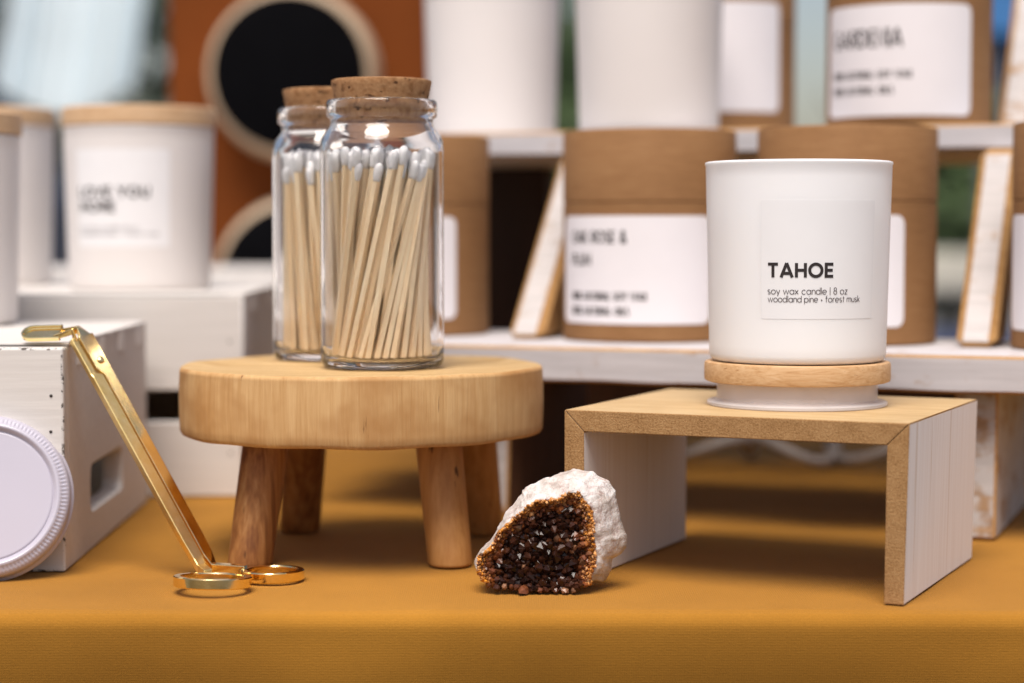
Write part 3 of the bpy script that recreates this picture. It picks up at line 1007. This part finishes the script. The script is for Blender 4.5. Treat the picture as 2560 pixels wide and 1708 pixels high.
# ------------------------------------------------------------------ white crates
def make_crate(name_label, loc, rz, W, D, H, slats, slot_side=None, slot_front=None, nails=()):
    """origin = right front lower corner; box extends to -x and +y"""
    t = thing('crate', name_label, 'crate', loc, rz)
    th = .0100
    top = H - .0065
    # front
    loops = [[(-W, 0), (0, 0), (0, H - .001), (-W, H - .001)]]
    mb = MB()
    if slot_front:
        x0, x1, z0, z1 = slot_front
        loops.append(rrect(x0, x1, z0, z1, .002, 3))
        o = curve_poly('front_panel', loops, th, 'crate_paint', t, Matrix.Translation((0, th / 2, 0)) @ Matrix.Rotation(pi / 2, 4, 'X'), .0008)
    else:
        mb.box(-W, 0, 0, th, 0, H - .001)
        o = mb.build('front_panel', ['crate_paint', 'chip'], t, bevel=.0010, bseg=2, bmat=1)
    # right side
    y0, y1 = th + .0001, D
    loops = [[(y0, 0), (y1, 0), (y1, H - .001), (y0, H - .001)]]
    if slot_side:
        loops.append(rrect(*slot_side, .006, 6))
    rot = Matrix(((0, 0, 1, 0), (1, 0, 0, 0), (0, 1, 0, 0), (0, 0, 0, 1)))
    curve_poly('side_panel', loops, th, 'crate_paint', t, Matrix.Translation((-th / 2 - .0002, 0, 0)) @ rot, .0008)
    mb = MB()
    mb.box(-W, -W + th, th + .0001, D, 0, H - .001)
    mb.build('side_panel', 'crate_paint', t, bevel=.0008)
    mb = MB()
    mb.box(-W + th + .0001, -th - .0003, D - th, D, 0, H - .001)
    mb.build('back_panel', 'crate_paint', t, bevel=.0008)
    ys = th + .0015
    sw = (D - th - .002 - .0025 * (slats - 1)) / slats
    for k in range(slats):
        mb = MB()
        mb.box(-W + .0004, .0003, ys, ys + sw, H - .0008, H + .0005)
        # tongue showing as end grain through the side
        c = ys + sw * .5
        mb.box(-.0010, .00045, c - sw * .13, c + sw * .13, H - .0105, H - .0009, 1)
        mb.build('slat', ['crate_paint', 'fresh_paint'], t, bevel=.0004)
        ys += sw + .0025
    if nails:
        for (nx, nz) in nails:
            mb = MB()
            mb.lathe([(0, .0003), (.0005, .0002), (.0007, 0)], 9)
            nl = mb.build('nail_hole', 'slot_dark', t)
            nl.rotation_euler = (pi / 2, 0, 0)
            nl.location = (nx, -.0001, nz)
    return t
make_crate('near white wooden crate with a handhold in its side, the gold trimmer leaning on it', (-.1880, .836, 0), .026, .26, .222, CR1, 4,
           slot_side=(.060, .145, .017, .038), nails=((-.0052, .0743), (-.0055, .0592)))
make_crate('white crate with a dark slot in its front, carrying the LOVE YOU MORE candle', (-.1457, 1.078, 0), .03, .32, .33, CR2, 3,
           slot_front=(-.056, -.012, .0405, .0575), nails=((-.0067, .084), (-.0067, .0235)))
make_crate('rear white crate in front of the orange board', (-.070, 1.47, 0), .02, .42, .32, CR3, 2)

# ------------------------------------------------------------------ orange board with black discs
def make_board():
    y = 1.86
    t = thing('display_board', 'upright burnt orange board with round cream drums faced with black discs', 'display board', (-.1975, y, 0))
    mb = MB()
    mb.box(-.1195, .1195, 0, .018, .0, .50)
    mb.build('board', 'burnt_orange', t, bevel=.001)
    for dx, z in ((-.0030, .2870), (.0030, .0985)):
        mb = MB()
        mb.lathe([(0, .0545), (.0670, .0545), (.0690, .0535), (.0695, .0515), (.0695, .0500), (0, .0500)], 72)
        d = mb.build('black_disc', 'black_disc', t, smooth=True, angle=radians(40))
        d.rotation_euler = (pi / 2, 0, 0)
        d.location = (dx, -.0002, z)
        mb = MB()
        mb.lathe([(.0600, .0), (.0600, .0495), (.0720, .0495), (.0745, .0475), (.0800, .006), (.0800, .0)], 72, close=True)
        mb.build('rim', 'cream_rim', d, smooth=True, angle=radians(40))
make_board()

# ------------------------------------------------------------------ white tin lid leaning on the near crate
def make_tin():
    t = thing('tin_lid', 'white tin jar lid with knurled rim leaning on the near crate', 'jar lid', (-.2155, .8100, .0006))
    mb = MB()
    n = 480
    R = .0352
    prof = [(0, 0), (.0150, 0), (.0255, 0), (.0263, 0), (.0268, 0), (.0273, -.0005), (.0280, .0003), (.0288, .0016), (.0297, .0018), (.0305, .0011), (.0312, .0004), (.0322, .0002), (.0330, -.0004), (.0337, -.0012), (.0341, -.0022), (.0342, -.0050),
            (.0344, -.0060), (.0352, -.0064), (.0354, -.0072), (.0351, -.0079), (.0342, -.0080), (.0335, -.0078), (.0330, -.0020), (.0300, -.0014), (0, -.0014)]
    def fr(a, r, z):
        k = 0
        if .0311 < r < .0323 and z > 0:
            k = .00022 if int(round(a / (2 * pi) * n)) % 4 < 2 else -.00022
        return (r * cos(a), r * sin(a), z + k)
    mb.lathe(prof, n, 0, fr)
    # stand the disc up: +z of the lathe -> -y
    rot = Matrix.Rotation(radians(90), 4, 'X')
    lean = Matrix.Rotation(radians(-17), 4, 'X')
    yaw = Matrix.Rotation(radians(9), 4, 'Z')
    mat = yaw @ Matrix.Translation((0, 0, 0)) @ lean @ Matrix.Translation((0, 0, .0354)) @ rot
    mb.v = [tuple(mat @ Vector(p)) for p in mb.v]
    o = mb.build('lid_shell', 'enamel', t, smooth=True, angle=radians(60))
make_tin()

# ------------------------------------------------------------------ gold wick trimmer
def make_trimmer():
    t = thing('wick_trimmer', 'polished gold wick trimmer with two finger rings, leaning on the near crate', 'wick trimmer', (-.1266, .8245, 0))
    O = Vector((-.1266, .8245, 0))
    B = Vector((0, 0, .0040))
    T = Vector((-.1828, .8470, .0985)) - O
    a = (T - B).normalized()
    s0 = Vector((a.z, 0, -a.x)).normalized()
    n0 = s0.cross(a)
    if n0.y > 0:
        n0 = -n0
    ph = radians(51)
    n = n0 * cos(ph) + s0 * sin(ph)
    s = s0 * cos(ph) - n0 * sin(ph)
    L = (T - B).length
    th0, th1 = -.0016, .0014
    up = Vector((0, 0, 1))
    def P(k):
        return B + a * (L * k)
    # finger rings
    c1 = Vector((-.1193, .7905, .0040)) - O
    c2 = Vector((-.0985, .8160, .0024)) - O
    def ringmesh(c, R, w, h, tilt, sq):
        mb = MB()
        mb.lathe([(R - w, -h / 2 + .0005), (R - w + .0005, -h / 2), (R - .0004, -h / 2), (R, -h / 2 + .0004), (R, h / 2 - .0004), (R - .0004, h / 2), (R - w + .0005, h / 2), (R - w, h / 2 - .0005)], 96, close=True)
        mt = Matrix.Translation(c) @ Matrix.Rotation(tilt[0], 4, 'X') @ Matrix.Rotation(tilt[1], 4, 'Y') @ Matrix.Diagonal((1, sq, 1, 1))
        mb.v = [tuple(mt @ Vector(p)) for p in mb.v]
        return mb
    ringmesh(c1, .0156, .0030, .0042, (radians(-4.0), radians(1.5)), .93).build('finger_ring', 'gold', t, smooth=True, angle=radians(30))
    ringmesh(c2, .0131, .0030, .0042, (radians(-1.0), radians(0)), .97).build('finger_ring', 'gold', t, smooth=True, angle=radians(30))
    # left arm
    sh = Vector((.80, .60, 0)).normalized()
    e1 = Vector((-.1225, .8085, .0046)) - O
    e2 = Vector((-.1100, .8200, .0036)) - O
    mb = MB()
    mb.sweep([(P(1.0), s, n, -.0056, -.0030, th0, th1 - .0006), (P(.845), s, n, -.0056, -.0026, th0, th1 - .0006), (P(.83), s, n, -.0056, -.0002, th0, th1), (P(.12), s, n, -.0056, -.0002, th0, th1),
              (P(.045), s, n, -.0052, -.0002, th0, th1),
              (B + Vector((-.0005, -.0028, -.0002)), sh, up, -.0035, .0005, -.0020, .0018), (e1 + Vector((0, -.003, 0)), sh, up, -.003, .001, -.0018, .0017)])
    mb.build('arm', 'gold_satin', t, bevel=.00035, bseg=2)
    mb = MB()
    mb.sweep([(P(1.0), s, n, -.0018, .0056, th0, th1), (P(.86), s, n, -.0018, .0056, th0, th1), (P(.83), s, n, .0004, .0056, th0, th1), (P(.12), s, n, .0004, .0056, th0, th1),
              (P(.05), s, n, .0004, .0053, th0, th1),
              (B + Vector((.0028, .0004, -.0003)), Vector((.3, .95, 0)).normalized(), up, -.0022, .0022, -.0020, .0018), (e2, Vector((.2, .98, 0)).normalized(), up, -.0020, .0024, -.0016, .0018)])
    mb.build('arm', 'gold', t, bevel=.00035, bseg=2)
    mb = MB()
    rv = P(.885) + n * th1 + s * .0022
    mb.lathe([(.0017, -.0002), (.0017, .0003), (.0014, .0008), (.0008, .0011), (0, .0012)], 20)
    q = Vector((0, 0, 1)).rotation_difference(n)
    mb.v = [tuple(q @ Vector(p) + rv) for p in mb.v]
    mb.build('rivet', 'gold', t, smooth=True)
    # head: two short jaws and a shallow scoop resting on the crate top
    zt = CR1 + .0008
    def W(x, y, z):
        return Vector((x, y, z)) - O
    mb = MB()
    top = P(1.0)
    jaw = Vector((0, 1, 0))
    mb.sweep([(P(.985) , s, n, -.0046, -.0026, th0, th1 - .0006), (W(-.1855, .8440, .1012), jaw, up, -.0022, .0002, -.0016, .0010), (W(-.1935, .8440, zt + .0022), jaw, up, -.0022, .0002, -.0014, .0010)])
    mb.sweep([(P(.985), s, n, -.0014, .0053, th0, th1), (W(-.1845, .8485, .1020), jaw, up, -.0016, .0030, -.0022, .0012), (W(-.1915, .8490, .1008), jaw, up, -.0016, .0030, -.0022, .0012)])
    mb.build('jaw', 'gold', t, bevel=.0003, bseg=2)
    mb = MB()
    # scoop: rounded shallow tray, long axis along x, leaned so its inside faces the viewer and the sky
    pl = [(.0, -.0045)] + [(-.0120 - .0055 * cos(radians(k)), .0045 * -cos(radians(k)) if False else .0045 * sin(radians(k))) for k in range(-90, 91, 15)] + [(.0, .0045)]
    pl = [(.0, -.0045)] + [(-.0120 - .0050 * sin(radians(90 + k)) , .0045 * sin(radians(k))) for k in range(-90, 91, 15)] + [(.0, .0045)]
    inner = [(x * .90 - .0006, y * .80) for x, y in pl]
    nn = len(pl)
    vs = [(x, y, 0) for x, y in pl] + [(x, y, .0022) for x, y in pl] + [(x, y, .0022) for x, y in inner] + [(x, y, .0008) for x, y in inner]
    fs = [tuple(range(nn - 1, -1, -1)), tuple(3 * nn + i for i in range(nn))]
    for i in range(nn):
        j = (i + 1) % nn
        for k in range(3):
            fs.append((k * nn + i, k * nn + j, (k + 1) * nn + j, (k + 1) * nn + i))
    mb.add(vs, fs)
    mt = Matrix.Translation(W(-.1905, .8455, zt + .0032)) @ Matrix.Rotation(radians(36), 4, 'X') @ Matrix.Rotation(radians(-2), 4, 'Y')
    mb.v = [tuple(mt @ Vector(p)) for p in mb.v]
    mb.build('scoop', 'gold', t, bevel=.0003, bseg=1)
make_trimmer()

# ------------------------------------------------------------------ geode
def make_geode():
    k = 4.434e-5
    def C(X, Y):
        return ((X - 499) * k, (1293 - Y) * k * .975)
    P = [C(*p) for p in [(145, 1060), (170, 1000), (300, 850), (400, 690), (520, 520), (600, 400), (700, 320), (830, 270), (960, 240), (1060, 205), (1150, 200), (1230, 205), (1290, 260), (1370, 320), (1440, 420), (1450, 540), (1480, 640), (1500, 720), (1540, 830), (1520, 920), (1470, 1000), (1405, 1040), (1400, 1120), (1360, 1200), (1310, 1262), (1190, 1244), (1060, 1286), (900, 1298), (700, 1303), (560, 1278), (430, 1250), (310, 1252), (250, 1205), (180, 1130)]]
    Q = [C(*p) for p in [(190, 1080), (215, 965), (320, 895), (400, 740), (560, 590), (720, 470), (870, 460), (950, 440), (1000, 380), (1080, 378), (1130, 460), (1200, 560), (1225, 700), (1212, 800), (1250, 930), (1225, 1060), (1190, 1150), (1195, 1225), (1060, 1270), (900, 1285), (700, 1288), (560, 1265), (430, 1240), (310, 1235), (250, 1190)]]
    cen = C(800, 850)
    def ray(poly, ang):
        dx, dz = cos(ang), sin(ang)
        best = 0
        n = len(poly)
        for i in range(n):
            x1, z1 = poly[i][0] - cen[0], poly[i][1] - cen[1]
            x2, z2 = poly[(i + 1) % n][0] - cen[0], poly[(i + 1) % n][1] - cen[1]
            ex, ez = x2 - x1, z2 - z1
            den = dx * ez - dz * ex
            if abs(den) < 1e-12:
                continue
            tt = (x1 * ez - z1 * ex) / den
            u = (x1 * dz - z1 * dx) / den
            if -1e-6 <= u <= 1 + 1e-6 and tt > best:
                best = tt
        return best
    t = thing('geode', 'chunk of white quartz with a bed of dark amber crystals, beside the riser', 'crystal rock', (0, .7990, .0008))
    N = 320
    rp = [ray(P, 2 * pi * i / N) for i in range(N)]
    rq = [min(ray(Q, 2 * pi * i / N), rp[i] * .985) for i in range(N)]
    YQ, YB = -.0125, -.0095
    rows, vs, fs = [], [], []
    def ringrow(fn):
        row = []
        for i in range(N):
            a = 2 * pi * i / N
            r, y = fn(i)
            x, z = cen[0] + r * cos(a), cen[1] + r * sin(a)
            q = Vector((x * 90, y * 90, z * 90))
            nz = mnoise.noise_vector(q) * .0011 + mnoise.noise_vector(q * 3.1) * .0006 + mnoise.noise_vector(q * 8.3) * .00032
            row.append(len(vs))
            vs.append((x + nz.x, y + nz.y, max(-.0006, z + nz.z)))
        rows.append(row)
    back = [(.0, .013), (.35, .0125), (.62, .0105), (.82, .0070), (.94, .0030)]
    for s_, y in back[1:]:
        ringrow(lambda i: (rp[i] * s_, y))
    ringrow(lambda i: (rp[i], -.0012))
    for s_ in (.12, .25, .37, .5, .62, .75, .84, .92):
        ringrow(lambda i: (rp[i] + (rq[i] - rp[i]) * s_, -.0012 + (YQ + .0012) * sin(s_ * pi / 2) ** 1.1))
    ringrow(lambda i: (rq[i], YQ))
    ringrow(lambda i: (rq[i] * .95, YQ + .0018))
    for s_ in (.75, .5, .25):
        ringrow(lambda i: (rq[i] * s_, YB + .001))
    c0 = len(vs)
    vs.append((cen[0], .013, cen[1]))
    c1 = len(vs)
    vs.append((cen[0], YB + .001, cen[1]))
    for a, b in zip(rows, rows[1:]):
        for i in range(N):
            j = (i + 1) % N
            fs.append((a[i], a[j], b[j], b[i]))
    for i in range(N):
        j = (i + 1) % N
        fs.append((c0, rows[0][j], rows[0][i]))
        fs.append((c1, rows[-1][i], rows[-1][j]))
    mb = MB()
    mb.add(vs, fs)
    nrow = len(rows)
    for fi, f in enumerate(fs):
        if min(f[:3]) >= rows[nrow - 5][0]:
            mb.mi[fi] = 1
    mb.build('quartz_matrix', ['rock', 'bed'], t, smooth=True)
    # crystal bed
    r = random.Random(3)
    pts = []
    xs = [p[0] for p in Q]
    zs = [p[1] for p in Q]
    def frac(x, z):
        a = atan2(z - cen[1], x - cen[0]) % (2 * pi)
        return hypot(x - cen[0], z - cen[1]) / rq[int(a / (2 * pi) * N) % N]
    def bed_y(f):
        st = [(0, YB + .001), (.75, YB + .001), (.95, YQ + .0018), (1.0, YQ), (1.2, YQ)]
        for (a, ya), (b, yb) in zip(st, st[1:]):
            if f <= b:
                return ya + (yb - ya) * (f - a) / (b - a)
        return YQ
    def edge_d(x, z):
        best = 1
        for i in range(len(Q)):
            ax, az = Q[i]
            bx, bz = Q[(i + 1) % len(Q)]
            ex, ez = bx - ax, bz - az
            u = max(0, min(1, ((x - ax) * ex + (z - az) * ez) / (ex * ex + ez * ez)))
            d = hypot(x - ax - u * ex, z - az - u * ez)
            if i in range(17, 24):
                d = d * 2.2 + .0042     # the bed stays dark down to the lower edge
            best = min(best, d)
        return best
    for it in range(42000):
        x, z = r.uniform(min(xs), max(xs)), r.uniform(min(zs), max(zs))
        f = frac(x, z)
        if f > 1.03:
            continue
        d = edge_d(x, z)
        size = (.00075 if r.random() < .6 else .0011) + .00120 * min(1, d / .011) * r.uniform(.6, 1.35)
        if r.random() < .05 and d > .004:
            size *= 1.35
        if d < .0026:
            size *= .62
        if all((x - p[0]) ** 2 + (z - p[1]) ** 2 > (.43 * (size + p[2])) ** 2 for p in pts):
            pts.append((x, z, size, d))
        if len(pts) > 3600:
            break
    vs, fs, cols = [], [], []
    for x, z, size, d in pts:
        k_ = min(1, d / .0074) + r.uniform(-.24, .24) + .26 * mnoise.noise((x * 170, z * 170, 4.))
        amber = Vector((.86, .34, .03)).lerp(Vector((.95, .55, .25)), r.random())
        red = Vector((.26, .075, .014)).lerp(Vector((.20, .075, .045)), r.random())
        dark = Vector((.012, .005, .004)).lerp(Vector((.060, .020, .010)), r.random() ** 2)
        if k_ < .42:
            c = amber.lerp(red, min(1, max(0, k_) / .42 * 1.1 + r.uniform(-.1, .35)))
        elif k_ < .78:
            c = red.lerp(dark, (k_ - .42) / .36)
        else:
            c = dark
        if r.random() < .025:
            c = Vector((.40, .20, .11)) * r.uniform(.3, .9)
        y0 = bed_y(frac(x, z)) + .0002
        ax = Vector((r.uniform(-.5, .5) + (x - cen[0]) * -9, -1, r.uniform(-.35, .5) + (z - cen[1]) * -9)).normalized()
        u = ax.orthogonal().normalized()
        w = ax.cross(u)
        ln = size * r.uniform(.35, 1.1)
        tip = size * r.uniform(.8, 1.35)
        o = len(vs)
        ph = r.uniform(0, pi)
        base = Vector((x, y0, z))
        rad_ = [size * r.uniform(.72, 1.15) for _ in range(6)]
        for h, sc in ((-.0008, .9), (ln + .0006, 1.0), (ln + tip + .0006, .05)):
            for q in range(6):
                an = ph + q * pi / 3
                p = base + ax * h + (u * cos(an) + w * sin(an)) * rad_[q] * sc
                vs.append((p.x, p.y, max(-.0007, p.z)))
        nf0 = len(fs)
        for L_ in range(2):
            for q in range(6):
                qq = (q + 1) % 6
                fs.append((o + L_ * 6 + q, o + L_ * 6 + qq, o + L_ * 6 + 6 + qq, o + L_ * 6 + 6 + q))
        fs.append(tuple(o + 12 + q for q in range(6)))
        cols += [tuple(c)] * 18
    mb = MB()
    mb.add(vs, fs)
    o = mb.build('crystals', 'crystal', t, fix=True)
    ca = o.data.color_attributes.new('tint', 'FLOAT_COLOR', 'POINT')
    for i, c in enumerate(cols):
        ca.data[i].color = (*c, 1)
    o['kind'] = 'stuff'
make_geode()

# ------------------------------------------------------------------ the street market far behind
simple('paving', (.12, .115, .11), .9, .2, 3)
simple('leaf', (.050, .090, .022), .6, .5, 6)
simple('leaf_dark', (.020, .040, .016), .6, .5, 6)
simple('bark', (.10, .075, .06), .9, .3, 20)
g = G('tent_white')
o_ = g.obj()
f_ = g.sramp(g.noise(o_, 4, 3), .3, .7, .86, .92)
c_ = g.mix(1., g.n('CombineColor', {'Red': f_, 'Green': f_, 'Blue': f_}).outputs[0], (.86, .95, 1.), 'MULTIPLY')
d_ = g.n('BsdfDiffuse', {'Color': c_})
t_ = g.n('BsdfTranslucent', {'Color': c_})
g.nt.links.new(g.n('MixShader', {0: .5, 1: d_.outputs[0], 2: t_.outputs[0]}).outputs[0], g.out.inputs[0])
M['tent_white'] = g.m
simple('tent_blue', (.05, .21, .52), .7, .06, 4)
simple('pole_grey', (.18, .17, .18), .45, .1)
simple('van_navy', (.010, .020, .050), .25, .05, **{'Coat Weight': .6})
simple('van_glass', (.012, .016, .018), .08, .05)
simple('rubber', (.012, .012, .012), .8)
simple('cream_cloth', (.95, .88, .74), .8, .08)
simple('bin_blue', (.03, .06, .17), .5, .1)
GZ = -.75
mb = MB()
mb.add([(-60, -6, GZ), (60, -6, GZ), (60, 160, GZ), (-60, 160, GZ)], [(0, 1, 2, 3)])
tag(mb.build('pavement', 'paving'), kind='structure')

def make_tree(loc, h, r, label, leaf, n, seed):
    q = random.Random(seed)
    t = thing('tree', label, 'tree', loc)
    mb = MB()
    th = h * .45
    mb.tube([(0, 0, 0), (.03 * h * .3, 0, th * .5), (0, .02, th), (.03, .02, h * .8)], [.05 * h * .55, .04 * h * .5, .03 * h * .5, .01 * h], 9)
    for k in range(5):
        a = q.uniform(0, 2 * pi)
        mb.tube([(0, .02, th * q.uniform(.7, 1.1)), (r * .5 * cos(a), r * .5 * sin(a), th * 1.2), (r * .8 * cos(a), r * .8 * sin(a), h * q.uniform(.6, .85))], [.02 * h * .6, .013 * h * .6, .004 * h], 6)
    mb.build('trunk', 'bark', t, smooth=True)
    mb = MB()
    vs, fs = [], []
    cl = [(q.gauss(0, .45) * r, q.gauss(0, .45) * r, h * .30 + (h * .68) * q.random(), r * q.uniform(.22, .42)) for _ in range(26)]
    for i in range(n):
        cx, cy, cz, cr = q.choice(cl)
        p = Vector((q.gauss(0, 1), q.gauss(0, 1), q.gauss(0, 1))).normalized() * cr * (q.random() ** .4) + Vector((cx, cy, cz))
        u = Vector((q.gauss(0, 1), q.gauss(0, 1), q.gauss(0, 1))).normalized()
        v = u.orthogonal().normalized()
        l = q.uniform(.05, .10)
        o = len(vs)
        vs += [p - u * l, p + v * l * .45, p + u * l, p - v * l * .45]
        fs.append((o, o + 1, o + 2, o + 3))
    mb.add(vs, fs)
    mb.build('crown', leaf, t, fix=False)
make_tree((.35, 12.5, GZ), 2.15, 1.1, 'small green tree glimpsed between the two white candles of the upper shelf', 'leaf', 5000, 1)
make_tree((2.55, 11.5, GZ), 2.2, 1.0, 'green tree beyond the blue stall, seen under the upper shelf', 'leaf', 4500, 2)
make_tree((-2.75, 9.6, GZ), 3.2, 1.25, 'tall dark tree at the upper left, behind the navy van', 'leaf_dark', 5200, 3)
make_tree((-1.25, 13.5, GZ), 1.75, 1.2, 'low green tree beyond the hanging white drape', 'leaf', 4500, 4)

def make_van():
    t = thing('parked_van', 'dark navy van parked at the upper left, far out of focus', 'van', (-1.52, 7.0, GZ))
    prof = [(-3.9, .32), (-3.9, 1.15), (-3.75, 1.85), (-.95, 1.85), (-.45, 1.22), (-.05, 1.05), (0, .75), (0, .32)]
    mb = MB()
    mb.prism(prof, 0, 1.7, 'y')
    mb.build('body', 'van_navy', t, bevel=.06, bseg=3)
    for win in ([(-3.6, 1.2), (-3.5, 1.68), (-2.6, 1.68), (-2.6, 1.2)], [(-2.5, 1.2), (-2.5, 1.68), (-1.7, 1.68), (-1.7, 1.2)], [(-1.6, 1.2), (-1.6, 1.68), (-1.02, 1.68), (-.62, 1.2)]):
        mb = MB()
        mb.prism(win, -.012, .02, 'y')
        mb.build('window', 'van_glass', t)
    for x in (-3.1, -.75):
        for y in (.02, 1.5):
            mb = MB()
            mb.lathe([(0, 0), (.20, 0), (.29, .02), (.32, .06), (.32, .16), (.29, .2), (0, .2)], 28)
            w = mb.build('wheel', 'rubber', t, smooth=True, angle=radians(50))
            w.rotation_euler = (-pi / 2, 0, 0)
            w.location = (x, y, .32)
make_van()

def make_tent(loc, W, D, H, label, mat, valance, drape=None):
    t = thing('canopy_tent', label, 'tent', loc)
    for x in (0, W):
        for y in (0, D):
            mb = MB()
            mb.tube([(x, y, 0), (x, y, H)], .022, 8)
            mb.build('pole', 'pole_grey', t, smooth=True)
    mb = MB()
    a = .06
    c = (W / 2, D / 2, H + .55)
    vs = [(-a, -a, H), (W + a, -a, H), (W + a, D + a, H), (-a, D + a, H), c]
    fs = [(0, 1, 4), (1, 2, 4), (2, 3, 4), (3, 0, 4)]
    b = len(vs)
    vs += [(-a, -a, H - valance), (W + a, -a, H - valance), (W + a, D + a, H - valance), (-a, D + a, H - valance)]
    fs += [(0, b, b + 1, 1), (1, b + 1, b + 2, 2), (2, b + 2, b + 3, 3), (3, b + 3, b, 0)]
    mb.add(vs, fs)
    mb.build('canopy', mat, t, fix=False)
    if drape:
        x0, x1, zb = drape
        mb = MB()
        vs, fs = [], []
        n = 60
        for i in range(n + 1):
            x = x0 + (x1 - x0) * i / n
            y = -.03 + .035 * sin(i * .9) + .02 * sin(i * 2.3)
            u = 2 * i / n - 1
            for k in range(9):
                q_ = k / 8
                vs.append((x, -.08 - .62 * (1 - q_) ** 1.3 + y * (1 - q_ * .5), zb + .06 * u * u + (H - .24 - zb) * q_))
        for i in range(n):
            for k in range(8):
                fs.append((9 * i + k, 9 * i + 9 + k, 9 * i + 10 + k, 9 * i + k + 1))
        mb.add(vs, fs)
        mb.build('drape', mat, t, smooth=True, fix=False)
    return t
make_tent((-1.00, 4.6, GZ), 1.9, 2.2, 2.4, 'white canopy tent with a hanging white drape at the upper left', 'tent_white', .25, (.0, .27, 1.12))
make_tent((1.42, 6.0, GZ), 2.2, 2.2, 2.1, 'blue canopy tent of another stall at the right, out of focus', 'tent_blue', .62)

def stall_table():
    t = thing('stall_table', 'table under a cream cloth inside the blue stall, far out of focus', 'table', (1.2, 6.3, GZ))
    mb = MB()
    mb.box(0, 1.9, 0, .75, .70, .83)
    mb.build('cloth', 'cream_cloth', t, bevel=.02)
    for x in (.08, 1.82):
        for y in (.08, .67):
            mb = MB()
            mb.box(x - .03, x + .03, y - .03, y + .03, 0, .70)
            mb.build('leg', 'pole_grey', t)
stall_table()
def cooler():
    t = thing('cool_box', 'navy blue cool box below the cream table of the blue stall', 'cool box', (1.3, 6.10, GZ))
    mb = MB()
    mb.prism([(0, 0), (.62, 0), (.66, .50), (-.04, .50)], 0, .18, 'y')
    mb.build('tub', 'bin_blue', t, bevel=.02)
    mb = MB()
    mb.box(-.06, .68, -.02, .20, .505, .585)
    mb.build('lid', 'bin_blue', t, bevel=.025)
cooler()

# ------------------------------------------------------------------ light
SUN_EL, SUN_AZ = radians(63), radians(-168)      # azimuth from +y towards +x: the light comes from the front left, high
w = bpy.data.worlds.new('World')
scene.world = w
w.use_nodes = True
nt = w.node_tree
bg = nt.nodes['Background']
sky = nt.nodes.new('ShaderNodeTexSky')
sky.sky_type = 'NISHITA'
sky.sun_disc = False
sky.sun_elevation = SUN_EL
sky.sun_rotation = SUN_AZ
sky.air_density = 1.0
sky.dust_density = 2.5
sky.ozone_density = .6
tint = nt.nodes.new('ShaderNodeMix')
tint.data_type = 'RGBA'
tint.blend_type = 'MULTIPLY'
tint.inputs[0].default_value = 1
tint.inputs[7].default_value = (1.0, .885, .81, 1)
nt.links.new(sky.outputs[0], tint.inputs[6])
nt.links.new(tint.outputs[2], bg.inputs[0])
bg.inputs[1].default_value = .15
ld = bpy.data.lights.new('sun', 'SUN')
ld.energy = 4.5
ld.angle = radians(36)
ld.color = (1.0, .945, .87)
lo = bpy.data.objects.new('sun', ld)
COL.objects.link(lo)
dirv = Vector((cos(SUN_EL) * sin(SUN_AZ), cos(SUN_EL) * cos(SUN_AZ), sin(SUN_EL)))
lo.rotation_euler = dirv.to_track_quat('Z', 'Y').to_euler()

# ------------------------------------------------------------------ camera
cd = bpy.data.cameras.new('camera')
cd.sensor_width = 36
cd.lens = 5000 / 2560 * 36
cd.clip_start = .02
cd.clip_end = 400
cd.dof.use_dof = True
cd.dof.focus_distance = .806
cd.dof.aperture_fstop = 4.6
cd.dof.aperture_blades = 0
cam = bpy.data.objects.new('camera', cd)
COL.objects.link(cam)
cam.location = (0, 0, .1424)
cam.rotation_euler = (pi / 2 - .0541, 0, 0)
scene.camera = cam

scene.render.engine = 'CYCLES'
scene.cycles.use_denoising = True
scene.cycles.max_bounces = 14
scene.cycles.transmission_bounces = 14
scene.cycles.transparent_max_bounces = 16
scene.cycles.diffuse_bounces = 4
scene.cycles.glossy_bounces = 6
scene.cycles.sample_clamp_indirect = 40
scene.cycles.blur_glossy = .3
scene.view_settings.view_transform = 'Standard'
scene.view_settings.look = 'None'
scene.view_settings.exposure = 0
scene.view_settings.gamma = 1
